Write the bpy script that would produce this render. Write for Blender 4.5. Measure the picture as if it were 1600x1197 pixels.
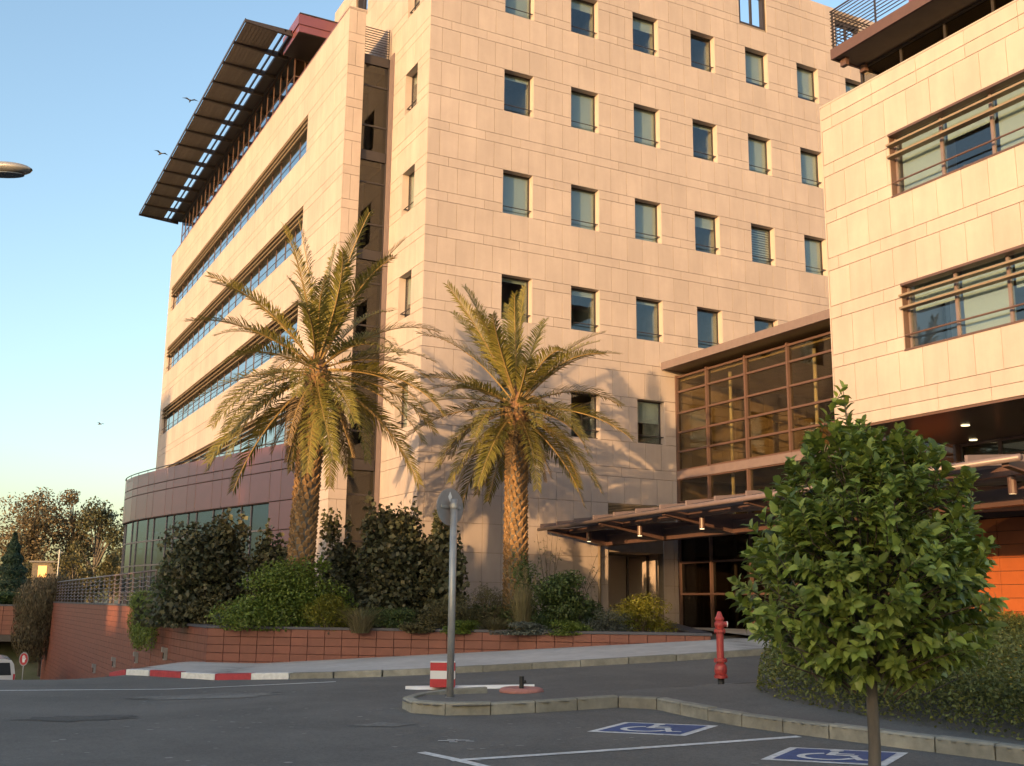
import bpy, math, random
import numpy as np
from mathutils import Matrix, Vector
random.seed(7); rng = np.random.default_rng(7)
for o in list(bpy.data.objects): bpy.data.objects.remove(o)
scene = bpy.context.scene
col = scene.collection
R_ = math.radians

# ------------------------------------------------------------------ camera, sky, sun, exposure
cd = bpy.data.cameras.new('camera'); cam = bpy.data.objects.new('camera', cd); col.objects.link(cam)
RT, DN, FW = (0.88438, -0.46663, 0.01098), (0.10271, 0.17160, -0.97980), (0.45532, 0.86765, 0.19969)
CAM = Vector((-13.4155, -32.0, 1.6))
cam.matrix_world = Matrix(((RT[0], -DN[0], -FW[0], CAM.x), (RT[1], -DN[1], -FW[1], CAM.y), (RT[2], -DN[2], -FW[2], CAM.z), (0, 0, 0, 1)))
cd.sensor_width = 36.0; cd.lens = 36.0 * 1691.26 / 1600.0; cd.clip_end = 6000
scene.camera = cam

SUN_AZ, SUN_EL = R_(60), R_(6)          # travel direction, measured from +Y towards +X
travel = Vector((math.cos(SUN_EL) * math.sin(SUN_AZ), math.cos(SUN_EL) * math.cos(SUN_AZ), -math.sin(SUN_EL)))
world = bpy.data.worlds.new('World'); scene.world = world; world.use_nodes = True
nt = world.node_tree
bg = nt.nodes['Background']; sky = nt.nodes.new('ShaderNodeTexSky'); sky.sky_type = 'NISHITA'; sky.sun_disc = False
sky.sun_elevation = SUN_EL; sky.sun_rotation = math.atan2(-travel.x, -travel.y)
sky.altitude = 50; sky.air_density = 1.0; sky.dust_density = 2.4; sky.ozone_density = 1.5
nt.links.new(sky.outputs[0], bg.inputs[0]); bg.inputs[1].default_value = 0.15
sl = bpy.data.lights.new('sun', 'SUN'); sun = bpy.data.objects.new('sun', sl); col.objects.link(sun)
sl.energy = 2.35; sl.angle = R_(0.55); sl.color = (1.0, 0.59, 0.25)
sun.location = (-60, -60, 60)
sun.rotation_euler = travel.to_track_quat('-Z', 'Y').to_euler()
vs = scene.view_settings; vs.view_transform = 'Standard'; vs.look = 'None'; vs.gamma = 1.0; vs.use_curve_mapping = False
vs.exposure = 1.82

# ------------------------------------------------------------------ helpers
FH = Vector((0.46468, 0.88548, 0)); RH = Vector((0.88548, -0.46468, 0))
def UD(u, d, z=0.0):                                   # road coordinates: u to the right, d ahead of the viewpoint
    p = CAM + RH * u + FH * d
    return Vector((p.x, p.y, z))
def toUD(x, y):
    v = Vector((x, y, 0)) - Vector((CAM.x, CAM.y, 0))
    return v.dot(RH), v.dot(FH)
def cl(a): return min(max(a, 0.0), 1.0)
def sm(a): a = cl(a); return a * a * (3 - 2 * a)
def H(u, d):                                           # ground height
    z = 0.75 * cl((u + 6) / 11.0) * cl((d - 8) / 17.0)
    if d > 22.0:
        w = sm((-7.9 - u) / 2.2)
        z -= w * 0.1 * min(max(0, d - 22.5 + 0.0), 40)
    return z
def HX(x, y): return H(*toUD(x, y))

class MB:
    def __init__(s): s.v = []; s.f = []
    def add(s, vs, fs):
        b = len(s.v); s.v += [tuple(p) for p in vs]; s.f += [tuple(b + i for i in f) for f in fs]
    def box(s, x0, x1, y0, y1, z0, z1):
        s.add([(x0,y0,z0),(x1,y0,z0),(x1,y1,z0),(x0,y1,z0),(x0,y0,z1),(x1,y0,z1),(x1,y1,z1),(x0,y1,z1)],
              [(0,3,2,1),(4,5,6,7),(0,1,5,4),(1,2,6,5),(2,3,7,6),(3,0,4,7)])
        return s
    def bar(s, p, q, w, h, up=(0,0,1)):
        p = Vector(p); q = Vector(q); d = (q - p).normalized(); up = Vector(up)
        if abs(d.dot(up)) > .98: up = Vector((1, 0, 0))
        r = d.cross(up).normalized() * w / 2; u = r.cross(d).normalized() * h / 2
        s.add([p-r-u, p+r-u, p+r+u, p-r+u, q-r-u, q+r-u, q+r+u, q-r+u], [(3,2,1,0),(4,5,6,7),(0,1,5,4),(1,2,6,5),(2,3,7,6),(3,0,4,7)])
        return s
    def tube(s, pts, rad, n=8, cap=True):
        pts = [Vector(p) for p in pts]
        if not hasattr(rad, '__len__'): rad = [rad] * len(pts)
        b = len(s.v); prev = None
        for i, p in enumerate(pts):
            d = (pts[min(i+1, len(pts)-1)] - pts[max(i-1, 0)]).normalized()
            ref = Vector((0,0,1)) if abs(d.z) < .95 else Vector((1,0,0))
            if prev is not None: ref = prev
            r = (ref - d * ref.dot(d)).normalized(); prev = r; t = d.cross(r)
            for k in range(n):
                a = 2 * math.pi * k / n
                s.v.append(tuple(p + (r * math.cos(a) + t * math.sin(a)) * rad[i]))
        for i in range(len(pts) - 1):
            for k in range(n):
                s.f.append((b+i*n+k, b+i*n+(k+1) % n, b+(i+1)*n+(k+1) % n, b+(i+1)*n+k))
        if cap:
            s.f.append(tuple(b + k for k in reversed(range(n)))); s.f.append(tuple(b + (len(pts)-1)*n + k for k in range(n)))
        return s
    def lathe(s, prof, n=20, c=(0,0,0)):
        b = len(s.v)
        for r, z in prof:
            for k in range(n):
                a = 2*math.pi*k/n; s.v.append((c[0]+r*math.cos(a), c[1]+r*math.sin(a), c[2]+z))
        for i in range(len(prof)-1):
            for k in range(n):
                s.f.append((b+i*n+k, b+i*n+(k+1) % n, b+(i+1)*n+(k+1) % n, b+(i+1)*n+k))
        s.f.append(tuple(b+k for k in reversed(range(n)))); s.f.append(tuple(b+(len(prof)-1)*n+k for k in range(n)))
        return s
    def prism(s, poly, z0, z1):
        n = len(poly); s.add([(x,y,z0) for x,y in poly] + [(x,y,z1) for x,y in poly],
            [tuple(reversed(range(n))), tuple(range(n, 2*n))] + [(i,(i+1) % n, n+(i+1) % n, n+i) for i in range(n)])
        return s
    def mesh(s, name, mat, smooth=False):
        m = bpy.data.meshes.new(name); m.from_pydata(s.v, [], s.f); m.materials.append(mat)
        if smooth: m.shade_smooth()
        m.update(); return m
    def build(s, name, mat, parent=None, M=None, smooth=False, **kw):
        return obj(name, s.mesh(name, mat, smooth), parent, M, **kw)
def obj(name, me, parent=None, M=None, label=None, cat=None, group=None, kind=None):
    o = bpy.data.objects.new(name, me); col.objects.link(o)
    if parent is not None: o.parent = parent
    if M is not None: o.matrix_basis = M
    tag(o, label, cat, group, kind); return o
def tag(o, label=None, cat=None, group=None, kind=None):
    if label: o['label'] = label
    if cat: o['category'] = cat
    if group: o['group'] = group
    if kind: o['kind'] = kind
def thing(name, label, cat, loc=(0,0,0), group=None, rz=0.0):
    o = bpy.data.objects.new(name, None); col.objects.link(o); o.location = loc; o.rotation_euler = (0,0,rz); o.empty_display_size = .2
    tag(o, label, cat, group); return o
def T(x, y=0, z=0): return Matrix.Translation((x, y, z))
def npmesh(name, V, F, mat, smooth=False):             # V (n,3) float, F (m,k) int
    m = bpy.data.meshes.new(name); k = F.shape[1]
    m.vertices.add(len(V)); m.vertices.foreach_set('co', V.astype(np.float32).ravel())
    m.loops.add(F.size); m.loops.foreach_set('vertex_index', F.astype(np.int32).ravel())
    m.polygons.add(len(F)); m.polygons.foreach_set('loop_start', np.arange(0, F.size, k, dtype=np.int32))
    m.polygons.foreach_set('loop_total', np.full(len(F), k, dtype=np.int32))
    m.materials.append(mat); m.update(calc_edges=True); m.validate()
    if smooth: m.shade_smooth()
    return m

# ------------------------------------------------------------------ materials
def mat(name, c, rough=.7, var=.12, scale=3.0, bump=0.0, bscale=40.0, metal=0.0, rnd=0.0, c2=None, spec=.5, coat=0.0, stain=0.0, stretch=None):
    m = bpy.data.materials.new(name); m.use_nodes = True; n = m.node_tree; N = n.nodes; L = n.links
    b = N['Principled BSDF']; b.inputs['Roughness'].default_value = rough; b.inputs['Metallic'].default_value = metal
    b.inputs['Specular IOR Level'].default_value = spec; b.inputs['Coat Weight'].default_value = coat
    tc = N.new('ShaderNodeTexCoord'); geo = N.new('ShaderNodeNewGeometry')
    mp = N.new('ShaderNodeMapping'); L.new(geo.outputs['Position'], mp.inputs['Vector'])
    if stretch: mp.inputs['Scale'].default_value = stretch
    nz = N.new('ShaderNodeTexNoise'); nz.inputs['Scale'].default_value = scale; nz.inputs['Detail'].default_value = 6; nz.inputs['Roughness'].default_value = .6
    L.new(mp.outputs[0], nz.inputs['Vector'])
    mr = N.new('ShaderNodeMapRange'); mr.inputs['From Min'].default_value = .3; mr.inputs['From Max'].default_value = .7
    mr.inputs['To Min'].default_value = 1 - var; mr.inputs['To Max'].default_value = 1 + var; L.new(nz.outputs['Fac'], mr.inputs['Value'])
    val = mr.outputs[0]
    if rnd:
        oi = N.new('ShaderNodeObjectInfo'); ad = N.new('ShaderNodeMath'); ad.operation = 'ADD'
        L.new(oi.outputs['Random'], ad.inputs[0]); L.new(geo.outputs['Random Per Island'], ad.inputs[1])
        fr = N.new('ShaderNodeMath'); fr.operation = 'FRACT'; L.new(ad.outputs[0], fr.inputs[0])
        r2 = N.new('ShaderNodeMapRange'); r2.inputs['To Min'].default_value = 1 - rnd; r2.inputs['To Max'].default_value = 1 + rnd; L.new(fr.outputs[0], r2.inputs['Value'])
        mu = N.new('ShaderNodeMath'); mu.operation = 'MULTIPLY'; L.new(val, mu.inputs[0]); L.new(r2.outputs[0], mu.inputs[1]); val = mu.outputs[0]
    if stain:
        n3 = N.new('ShaderNodeTexNoise'); n3.inputs['Scale'].default_value = .45; n3.inputs['Detail'].default_value = 8; n3.inputs['Roughness'].default_value = .7
        L.new(geo.outputs['Position'], n3.inputs['Vector'])
        r3 = N.new('ShaderNodeMapRange'); r3.inputs['From Min'].default_value = .42; r3.inputs['From Max'].default_value = .62
        r3.inputs['To Min'].default_value = 1 - stain; r3.inputs['To Max'].default_value = 1 + stain * .5; L.new(n3.outputs['Fac'], r3.inputs['Value'])
        mu = N.new('ShaderNodeMath'); mu.operation = 'MULTIPLY'; L.new(val, mu.inputs[0]); L.new(r3.outputs[0], mu.inputs[1]); val = mu.outputs[0]
    if c2 is not None:
        mx = N.new('ShaderNodeMix'); mx.data_type = 'RGBA'; mx.inputs['A'].default_value = (*c, 1); mx.inputs['B'].default_value = (*c2, 1)
        n2 = N.new('ShaderNodeTexNoise'); n2.inputs['Scale'].default_value = scale * .37; n2.inputs['Detail'].default_value = 4; L.new(mp.outputs[0], n2.inputs['Vector'])
        r4 = N.new('ShaderNodeMapRange'); r4.inputs['From Min'].default_value = .38; r4.inputs['From Max'].default_value = .62; L.new(n2.outputs['Fac'], r4.inputs['Value'])
        L.new(r4.outputs[0], mx.inputs['Factor']); csock = mx.outputs['Result']
    else:
        rg = N.new('ShaderNodeRGB'); rg.outputs[0].default_value = (*c, 1); csock = rg.outputs[0]
    vm = N.new('ShaderNodeVectorMath'); vm.operation = 'SCALE'; L.new(csock, vm.inputs[0]); L.new(val, vm.inputs['Scale'])
    L.new(vm.outputs[0], b.inputs['Base Color'])
    if bump:
        nb = N.new('ShaderNodeTexNoise'); nb.inputs['Scale'].default_value = bscale; nb.inputs['Detail'].default_value = 4; L.new(mp.outputs[0], nb.inputs['Vector'])
        bp = N.new('ShaderNodeBump'); bp.inputs['Strength'].default_value = bump; bp.inputs['Distance'].default_value = .01
        L.new(nb.outputs['Fac'], bp.inputs['Height']); L.new(bp.outputs[0], b.inputs['Normal'])
    return m
def leafmat(name, c, c2, trans=.35, rough=.45, rnd=.3, spec=.4):
    m = bpy.data.materials.new(name); m.use_nodes = True; n = m.node_tree; N = n.nodes; L = n.links
    b = N['Principled BSDF']; b.inputs['Roughness'].default_value = rough; b.inputs['Specular IOR Level'].default_value = spec
    geo = N.new('ShaderNodeNewGeometry'); oi = N.new('ShaderNodeObjectInfo')
    ad = N.new('ShaderNodeMath'); ad.operation = 'ADD'; L.new(oi.outputs['Random'], ad.inputs[0]); L.new(geo.outputs['Random Per Island'], ad.inputs[1])
    fr = N.new('ShaderNodeMath'); fr.operation = 'FRACT'; L.new(ad.outputs[0], fr.inputs[0])
    nz = N.new('ShaderNodeTexNoise'); nz.inputs['Scale'].default_value = 1.6; L.new(geo.outputs['Position'], nz.inputs['Vector'])
    av = N.new('ShaderNodeMath'); av.operation = 'MULTIPLY_ADD'; L.new(fr.outputs[0], av.inputs[0]); av.inputs[1].default_value = .7; 
    sb = N.new('ShaderNodeMath'); sb.operation = 'MULTIPLY_ADD'; L.new(nz.outputs['Fac'], sb.inputs[0]); sb.inputs[1].default_value = .9; sb.inputs[2].default_value = -.3
    L.new(sb.outputs[0], av.inputs[2])
    mx = N.new('ShaderNodeMix'); mx.data_type = 'RGBA'; mx.inputs['A'].default_value = (*c, 1); mx.inputs['B'].default_value = (*c2, 1); L.new(av.outputs[0], mx.inputs['Factor'])
    r2 = N.new('ShaderNodeMapRange'); r2.inputs['To Min'].default_value = 1 - rnd; r2.inputs['To Max'].default_value = 1 + rnd
    m7 = N.new('ShaderNodeMath'); m7.operation = 'MULTIPLY'; m7.inputs[1].default_value = 7.31; L.new(fr.outputs[0], m7.inputs[0])
    f7 = N.new('ShaderNodeMath'); f7.operation = 'FRACT'; L.new(m7.outputs[0], f7.inputs[0]); L.new(f7.outputs[0], r2.inputs['Value'])
    vm = N.new('ShaderNodeVectorMath'); vm.operation = 'SCALE'; L.new(mx.outputs['Result'], vm.inputs[0]); L.new(r2.outputs[0], vm.inputs['Scale'])
    L.new(vm.outputs[0], b.inputs['Base Color'])
    tr = N.new('ShaderNodeBsdfTranslucent'); L.new(vm.outputs[0], tr.inputs['Color'])
    ms = N.new('ShaderNodeMixShader'); ms.inputs[0].default_value = trans; L.new(b.outputs[0], ms.inputs[1]); L.new(tr.outputs[0], ms.inputs[2])
    L.new(ms.outputs[0], N['Material Output'].inputs['Surface']); return m
def glassmat(name, tint=(.75,.8,.78), refl=1.6, rough=.015, base=.0, gcol=(.95,.95,.95)):
    m = bpy.data.materials.new(name); m.use_nodes = True; n = m.node_tree; N = n.nodes; L = n.links; N.remove(N['Principled BSDF'])
    lw_ = N.new('ShaderNodeLayerWeight'); lw_.inputs['Blend'].default_value = .5
    pw_ = N.new('ShaderNodeMath'); pw_.operation = 'POWER'; pw_.inputs[1].default_value = 4.0; L.new(lw_.outputs['Facing'], pw_.inputs[0])
    mr = N.new('ShaderNodeMapRange'); mr.inputs['To Min'].default_value = base; mr.inputs['To Max'].default_value = 1; L.new(pw_.outputs[0], mr.inputs['Value'])
    geo = N.new('ShaderNodeNewGeometry'); nz = N.new('ShaderNodeTexNoise'); nz.inputs['Scale'].default_value = .9; L.new(geo.outputs['Position'], nz.inputs['Vector'])
    bp = N.new('ShaderNodeBump'); bp.inputs['Strength'].default_value = .05; bp.inputs['Distance'].default_value = .05; L.new(nz.outputs['Fac'], bp.inputs['Height'])
    gl = N.new('ShaderNodeBsdfGlossy'); gl.inputs['Roughness'].default_value = rough; gl.inputs['Color'].default_value = (*gcol, 1); L.new(bp.outputs[0], gl.inputs['Normal'])
    tp = N.new('ShaderNodeBsdfTransparent'); tp.inputs['Color'].default_value = (*tint, 1)
    ms = N.new('ShaderNodeMixShader'); L.new(mr.outputs[0], ms.inputs[0]); L.new(tp.outputs[0], ms.inputs[1]); L.new(gl.outputs[0], ms.inputs[2])
    L.new(ms.outputs[0], N['Material Output'].inputs['Surface']); return m
M = {}
M['stone'] = mat('cream_stone', (.37,.316,.30), .75, .055, 2.2, .25, 60, rnd=.05, stain=.07, stretch=(1.5,1.5,.22))
M['stone_r'] = mat('cream_stone_reveal', (.37,.316,.30), .75, .06, 1.3)
M['joint'] = mat('stone_joint', (.21,.17,.14), .9)
M['dark'] = mat('dark_metal', (.035,.03,.032), .45, .1, spec=.4)
M['brown'] = mat('brown_metal', (.088,.050,.042), .42, .1, 6, spec=.5)
M['mauve'] = mat('mauve_metal', (.15,.115,.12), .4, .08, 5, spec=.5)
M['burg'] = mat('burgundy_panel', (.145,.052,.070), .33, .07, 2, rnd=.06, spec=.6, coat=.15)
M['fin'] = mat('bronze_louvre', (.19,.145,.10), .45, .1, 5)
M['shade'] = mat('sunshade_board', (.115,.10,.088), .6, .12, 4, rnd=.1)
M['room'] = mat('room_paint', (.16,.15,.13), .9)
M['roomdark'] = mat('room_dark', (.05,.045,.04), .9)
M['blind'] = mat('window_blind', (.25,.275,.25), .8, .05, 20, stretch=(6,6,.3))
M['wood'] = mat('lobby_wall', (.26,.205,.11), .7, .2, 2)
M['glass'] = glassmat('window_glass', (.88,.93,.94), base=.07)
M['glasss'] = glassmat('silvered_glass', (.7,.8,.86), base=.42)
M['glassd'] = glassmat('bronze_glass', (.70,.66,.54), base=.045)
M['glassst'] = glassmat('stair_glass', (.55,.53,.45), base=.06)
M['glassk'] = glassmat('canopy_shade_glass', (.38,.36,.33), base=.03)  # tint darkened to carry the shade under the canopy
M['glassb'] = glassmat('blue_glass', (.42,.52,.62), base=.05, gcol=(.72,.85,1.0))
M['tile'] = mat('terracotta_tile', (.175,.054,.034), .55, .1, 5, .15, 50, rnd=.09, stain=.06)
M['tileor'] = mat('orange_tile', (.29,.075,.018), .55, .08, 4, .1, 50, rnd=.05)
M['tjoint'] = mat('tile_joint', (.05,.025,.02), .9)
M['coping'] = mat('grey_coping', (.06,.06,.075), .6, .1, 6)
M['asphalt'] = mat('asphalt', (.115,.110,.102), .9, .22, 55, .6, 260, c2=(.138,.132,.122), stain=.18)
M['ground'] = mat('dry_earth', (.12,.105,.07), .95, .3, 1.2, c2=(.07,.085,.035))
M['soil'] = mat('planter_soil', (.05,.035,.025), .95, .3, 6, .6, 60)
M['paving'] = mat('pale_paving', (.47,.45,.43), .85, .1, 5, .3, 120, stain=.14)
M['kerb'] = mat('kerb_concrete', (.25,.24,.20), .85, .18, 7, .4, 90, rnd=.1, stain=.3)
M['kred'] = mat('red_kerb_paint', (.34,.035,.045), .6, .2, 12)
M['kwhite'] = mat('white_kerb_paint', (.62,.62,.60), .6, .15, 12)
M['paint'] = mat('road_paint', (.58,.58,.57), .7, .25, 14, stain=.15)
M['blue'] = mat('blue_marking', (.035,.075,.20), .7, .25, 14, stain=.15)
M['galv'] = mat('galvanised_pole', (.30,.30,.30), .4, .12, 8, metal=.35)
M['signback'] = mat('sign_back', (.25,.24,.245), .5, .1, 6, metal=.2)
M['white'] = mat('white_plastic', (.68,.68,.68), .45, .05)
M['red'] = mat('red_paint', (.42,.02,.03), .45, .12, 10)
M['hyd'] = mat('hydrant_paint', (.36,.045,.04), .42, .16, 12, .2, 30)
M['black'] = mat('black_rubber', (.012,.012,.012), .6)
M['pink'] = mat('pink_concrete', (.34,.15,.13), .8, .15, 14, .3, 60)
M['bark'] = mat('grey_bark', (.10,.085,.07), .9, .25, 14, .8, 40, stretch=(1,1,.25))
M['twig'] = mat('brown_twig', (.075,.055,.04), .9, .2, 10)
M['boot'] = mat('palm_boot', (.23,.135,.06), .85, .25, 10, .6, 30, rnd=.3)
M['fibre'] = mat('palm_fibre', (.20,.10,.05), .9, .3, 14)
M['palm'] = leafmat('palm_leaflet', (.13,.125,.025), (.21,.175,.045), .25, .5)
M['palmdead'] = leafmat('palm_dead_leaflet', (.22,.15,.08), (.16,.11,.06), .2, .7)
M['rachis'] = mat('palm_rachis', (.24,.16,.06), .6, .15, 8)
M['citrus'] = leafmat('citrus_leaf', (.115,.175,.03), (.27,.32,.07), .3, .42, .4, .4)
M['citrusy'] = leafmat('yellow_citrus_leaf', (.26,.27,.03), (.18,.22,.03), .3, .4)
M['hedge'] = leafmat('ground_cover_leaf', (.10,.125,.036), (.19,.20,.055), .25, .5, .35)
M['lime'] = leafmat('lime_leaf', (.10,.155,.025), (.19,.235,.045), .35, .45)
M['darkleaf'] = leafmat('dark_round_leaf', (.055,.07,.035), (.11,.095,.05), .22, .5, .4)
M['deep'] = leafmat('deep_green_leaf', (.05,.085,.025), (.09,.12,.035), .25, .5)
M['gold'] = leafmat('golden_leaf', (.25,.22,.02), (.14,.16,.03), .35, .5)
M['greygreen'] = leafmat('grey_green_leaf', (.10,.115,.085), (.14,.15,.12), .2, .6)
M['straw'] = leafmat('straw_blade', (.24,.19,.10), (.15,.14,.06), .3, .6)
M['olive'] = leafmat('olive_leaf', (.085,.085,.035), (.13,.11,.05), .3, .5)
M['euc'] = leafmat('eucalyptus_leaf', (.10,.09,.05), (.17,.12,.065), .3, .5, .35)
M['eucg'] = leafmat('green_eucalyptus_leaf', (.06,.07,.04), (.10,.10,.05), .3, .5, .35)
M['conifer'] = leafmat('conifer_needle', (.018,.04,.018), (.035,.06,.025), .1, .6)
M['flower'] = leafmat('yellow_flower', (.45,.32,.03), (.5,.25,.04), .2, .6)
M['wflower'] = mat('white_petal', (.7,.7,.66), .6)
M['plaster'] = mat('plaster', (.36,.33,.29), .85, .1, 2)
M['carpaint'] = mat('white_car_paint', (.62,.62,.62), .25, .02, spec=.6, coat=.6)
M['carglass'] = mat('car_glass', (.03,.035,.04), .08, .0, spec=.8)
M['bird'] = mat('bird_feather', (.06,.055,.05), .8)
lt = bpy.data.materials.new('lit_downlight'); lt.use_nodes = True
_b = lt.node_tree.nodes['Principled BSDF']; _b.inputs['Emission Color'].default_value = (1,.8,.45,1); _b.inputs['Emission Strength'].default_value = .8; M['lamp'] = lt
lw2 = bpy.data.materials.new('sunset_glint_pane'); lw2.use_nodes = True
_b = lw2.node_tree.nodes['Principled BSDF']; _b.inputs['Base Color'].default_value = (.4,.2,.06,1); _b.inputs['Emission Color'].default_value = (1,.42,.1,1); _b.inputs['Emission Strength'].default_value = .35; M['glintwin'] = lw2  # sunset reflection on the far window put in as emission, no lamp inside

# ------------------------------------------------------------------ ground, road, pavement
def grid_sheet(name, us, ds, zf, m, **kw):
    V = []; nu, nd = len(us), len(ds)
    for d in ds:
        for u in us:
            p = UD(u, d); V.append((p.x, p.y, zf(u, d)))
    F = [(j*nu+i, j*nu+i+1, (j+1)*nu+i+1, (j+1)*nu+i) for j in range(nd-1) for i in range(nu-1)]
    return obj(name, npmesh(name, np.array(V), np.array(F), m, True), **kw)
def frange(a, b, s): return list(np.arange(a, b + s*.5, s))
us = [-900,-500,-250,-120,-70,-50,-40] + frange(-34, 26, .8) + [32,40,60,100,220,500,900]
ds = [-900,-400,-200,-100,-50,-20,-8] + frange(0, 66, .8) + [72,80,95,130,200,400,900,2500]
def far(u, d):
    z = H(u, d)
    if d > 62: z = z * (1 - sm((d - 64) / 6))
    return z
grid_sheet('ground', us, ds, lambda u, d: far(u, d) - .03, M['ground'], kind='structure')
grid_sheet('road', frange(-34, 30, .8), frange(-14, 64, .8), lambda u, d: H(u, d), M['asphalt'], kind='structure')

def polyline(pts, step):
    out = [Vector(pts[0])]
    for a, b in zip(pts[:-1], pts[1:]):
        a, b = Vector(a), Vector(b); n = max(1, int(round((b-a).length/step)))
        out += [a + (b-a)*k/n for k in range(1, n+1)]
    return out
def smooth_poly(pts, it=2):
    for _ in range(it):
        q = [pts[0]]
        for a, b in zip(pts[:-1], pts[1:]):
            a, b = Vector(a), Vector(b); q += [a*.75+b*.25, a*.25+b*.75]
        pts = q + [pts[-1]]
    return [Vector(p) for p in pts]
def resample(pts, step, n=None):
    L = [0]
    for a, b in zip(pts[:-1], pts[1:]): L.append(L[-1] + (b-a).length)
    n = n or max(2, int(round(L[-1]/step)) + 1); out = []
    for k in range(n):
        s = L[-1]*k/(n-1); i = max(j for j in range(len(L)) if L[j] <= s + 1e-9); i = min(i, len(pts)-2)
        t = (s-L[i])/max(1e-9, L[i+1]-L[i]); out.append(pts[i].lerp(pts[i+1], t))
    return out
def fill_sheet(name, poly, zoff_, m, parent=None, skirt=0, **kw):   # polygon in (u,d) laid over the ground, cut into strips along d
    ds_ = [p[1] for p in poly]; d0, d1 = min(ds_), max(ds_); n = int((d1-d0)/.10)+2; V = []; F = []; st = (d1-d0)/n
    for k in range(n):
        d = d0 + st*(k+.5); xs = []
        for a, b in zip(poly, list(poly[1:])+[poly[0]]):
            if (a[1] <= d) != (b[1] <= d): xs.append(a[0] + (b[0]-a[0])*(d-a[1])/(b[1]-a[1]))
        xs.sort()
        for a, b in zip(xs[::2], xs[1::2]):
            nu = max(1, int((b-a)/.6)); b0 = len(V)
            for dd in (d-st/2, d+st/2):
                for i in range(nu+1):
                    u = a + (b-a)*i/nu; p = UD(u, dd); V.append((p.x, p.y, H(u, dd) + (zoff_(u, dd) if callable(zoff_) else zoff_)))
            F += [(b0+i, b0+i+1, b0+nu+2+i, b0+nu+1+i) for i in range(nu)]
    return obj(name, npmesh(name, np.array(V), np.array(F), m, True), parent, **kw)
def kerb_run(root, pts, w, h, step, mats, jitter=.006, gap=.012, drop=None):   # kerb stones one by one along a (u,d) line; the stone lies on the right of the line
    P = resample(pts, step); n = len(P)
    for k in range(n-1):
        a, b = P[k], P[k+1]; d = (b-a).normalized(); a2 = a + d*gap/2; b2 = b - d*gap/2; r = Vector((d.y, -d.x))*w
        hh = h + random.uniform(-jitter, jitter)
        if drop: hh *= drop(k/(n-1))
        c = .018; mb = MB(); prof = [(0, -.12), (0, hh-c), (c, hh), (1-c/w*.5, hh), (1, hh-c*.3), (1, -.12)]
        vs = []
        for q in (a2, b2):
            for t, z in prof:
                tt = t/w if t == c else t
                s = q + r*tt; p = UD(s.x, s.y, H(s.x, s.y)+z); vs.append(p)
        m_ = len(prof)
        mb.add(vs, [tuple(range(m_)), tuple(reversed(range(m_, 2*m_)))] + [(i+m_, (i+1) % m_+m_, (i+1) % m_, i) for i in range(m_)])
        mm = mats(k) if callable(mats) else mats
        mb.build('kerb_stone', mm, root)

# main pavement in front of the planter (raised) and its kerb
A_ = Vector((-7.42, 27.34)); B_ = Vector((4.59, 25.32))
kp = smooth_poly([(-8.9,25.4),(-7.9,24.2),(-6.4,23.3),(-3.0,21.5),(0.7,21.9),(4.0,22.2),(7.2,23.4),(10.5,24.6)], 2)
pave = [tuple(p) for p in kp] + [(14.5,26),(16,36),(12,38),(6,38),(6.2,26.2),(4.6,25.5),(-7.35,27.5),(-8.6,28)]
fill_sheet('pavement', pave, .115, M['paving'], kind='structure')
kroot = thing('kerb', 'kerb', None, (0,0,0)); del kroot['label']; kroot['kind'] = 'structure'
nk = len(resample(kp, .95))
def kmat(k):
    return [M['kred'], M['kwhite']][(k + 0) % 2] if k < 6 else M['kerb']
kerb_run(kroot, kp, .16, .125, .95, kmat)
# foreground island: kerb, asphalt top
ip = smooth_poly([(-.35,17.0),(-.75,16.95),(-1.1,16.75),(-1.52,16.1),(-1.45,15.3),(-.75,14.75),(0.5,15.0),(1.8,15.6),(2.3,14.3),(2.85,13.3),(4.1,11.9),(5.0,11.0),(6.5,9.3),(8.0,7.5)], 2)
iroot = thing('kerb', 'kerb', None, (0,0,0)); del iroot['label']; iroot['kind'] = 'structure'
kerb_run(iroot, [Vector(p) for p in reversed(ip)], .15, .155, .6, M['kerb'], .01, .016)
island = [tuple(p) for p in ip] + [(20,7.5),(20,24),(12,24),(8,20.5),(4.6,18.2),(1.6,17.3)]
def isl_z(u, d): return .004 + .125*cl(((17.1 if u < 1.6 else 17.1 + (u-1.6)*.3) - d)/.8)
fill_sheet('island_top', island, isl_z, M['asphalt'], kind='structure')

# painted marks
def strip(name, pts, w, m, z=.006, **kw):
    P = resample([Vector(p) for p in pts], .5); V = []; F = []
    for i, p in enumerate(P):
        d = (P[min(i+1,len(P)-1)] - P[max(i-1,0)]).normalized(); r = Vector((d.y, -d.x))*w/2
        for q in (p-r, p+r): V.append(UD(q.x, q.y, H(q.x, q.y)+z))
    for i in range(len(P)-1): F.append((2*i+1, 2*i, 2*i+2, 2*i+3))
    m_ = MB(); m_.add(V, F); return m_.build(name, m, **kw)
strip('painted_edge_line', [(-16,17.6),(-8.96,19.75),(-5.5,20.6),(-3.2,20.75)], .12, M['paint'], label='thin white edge line painted across the road at left', cat='road marking')
strip('parking_line', [(-.56,11.22),(3.26,12.66)], .11, M['paint'], label='white parking bay line between the two blue badges', cat='road marking')
strip('parking_line', [(-.9,11.75),(-.45,11.2),(-.2,10.85)], .11, M['paint'], label='short white bay end stroke by the left tip of the bay line', cat='road marking')
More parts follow.
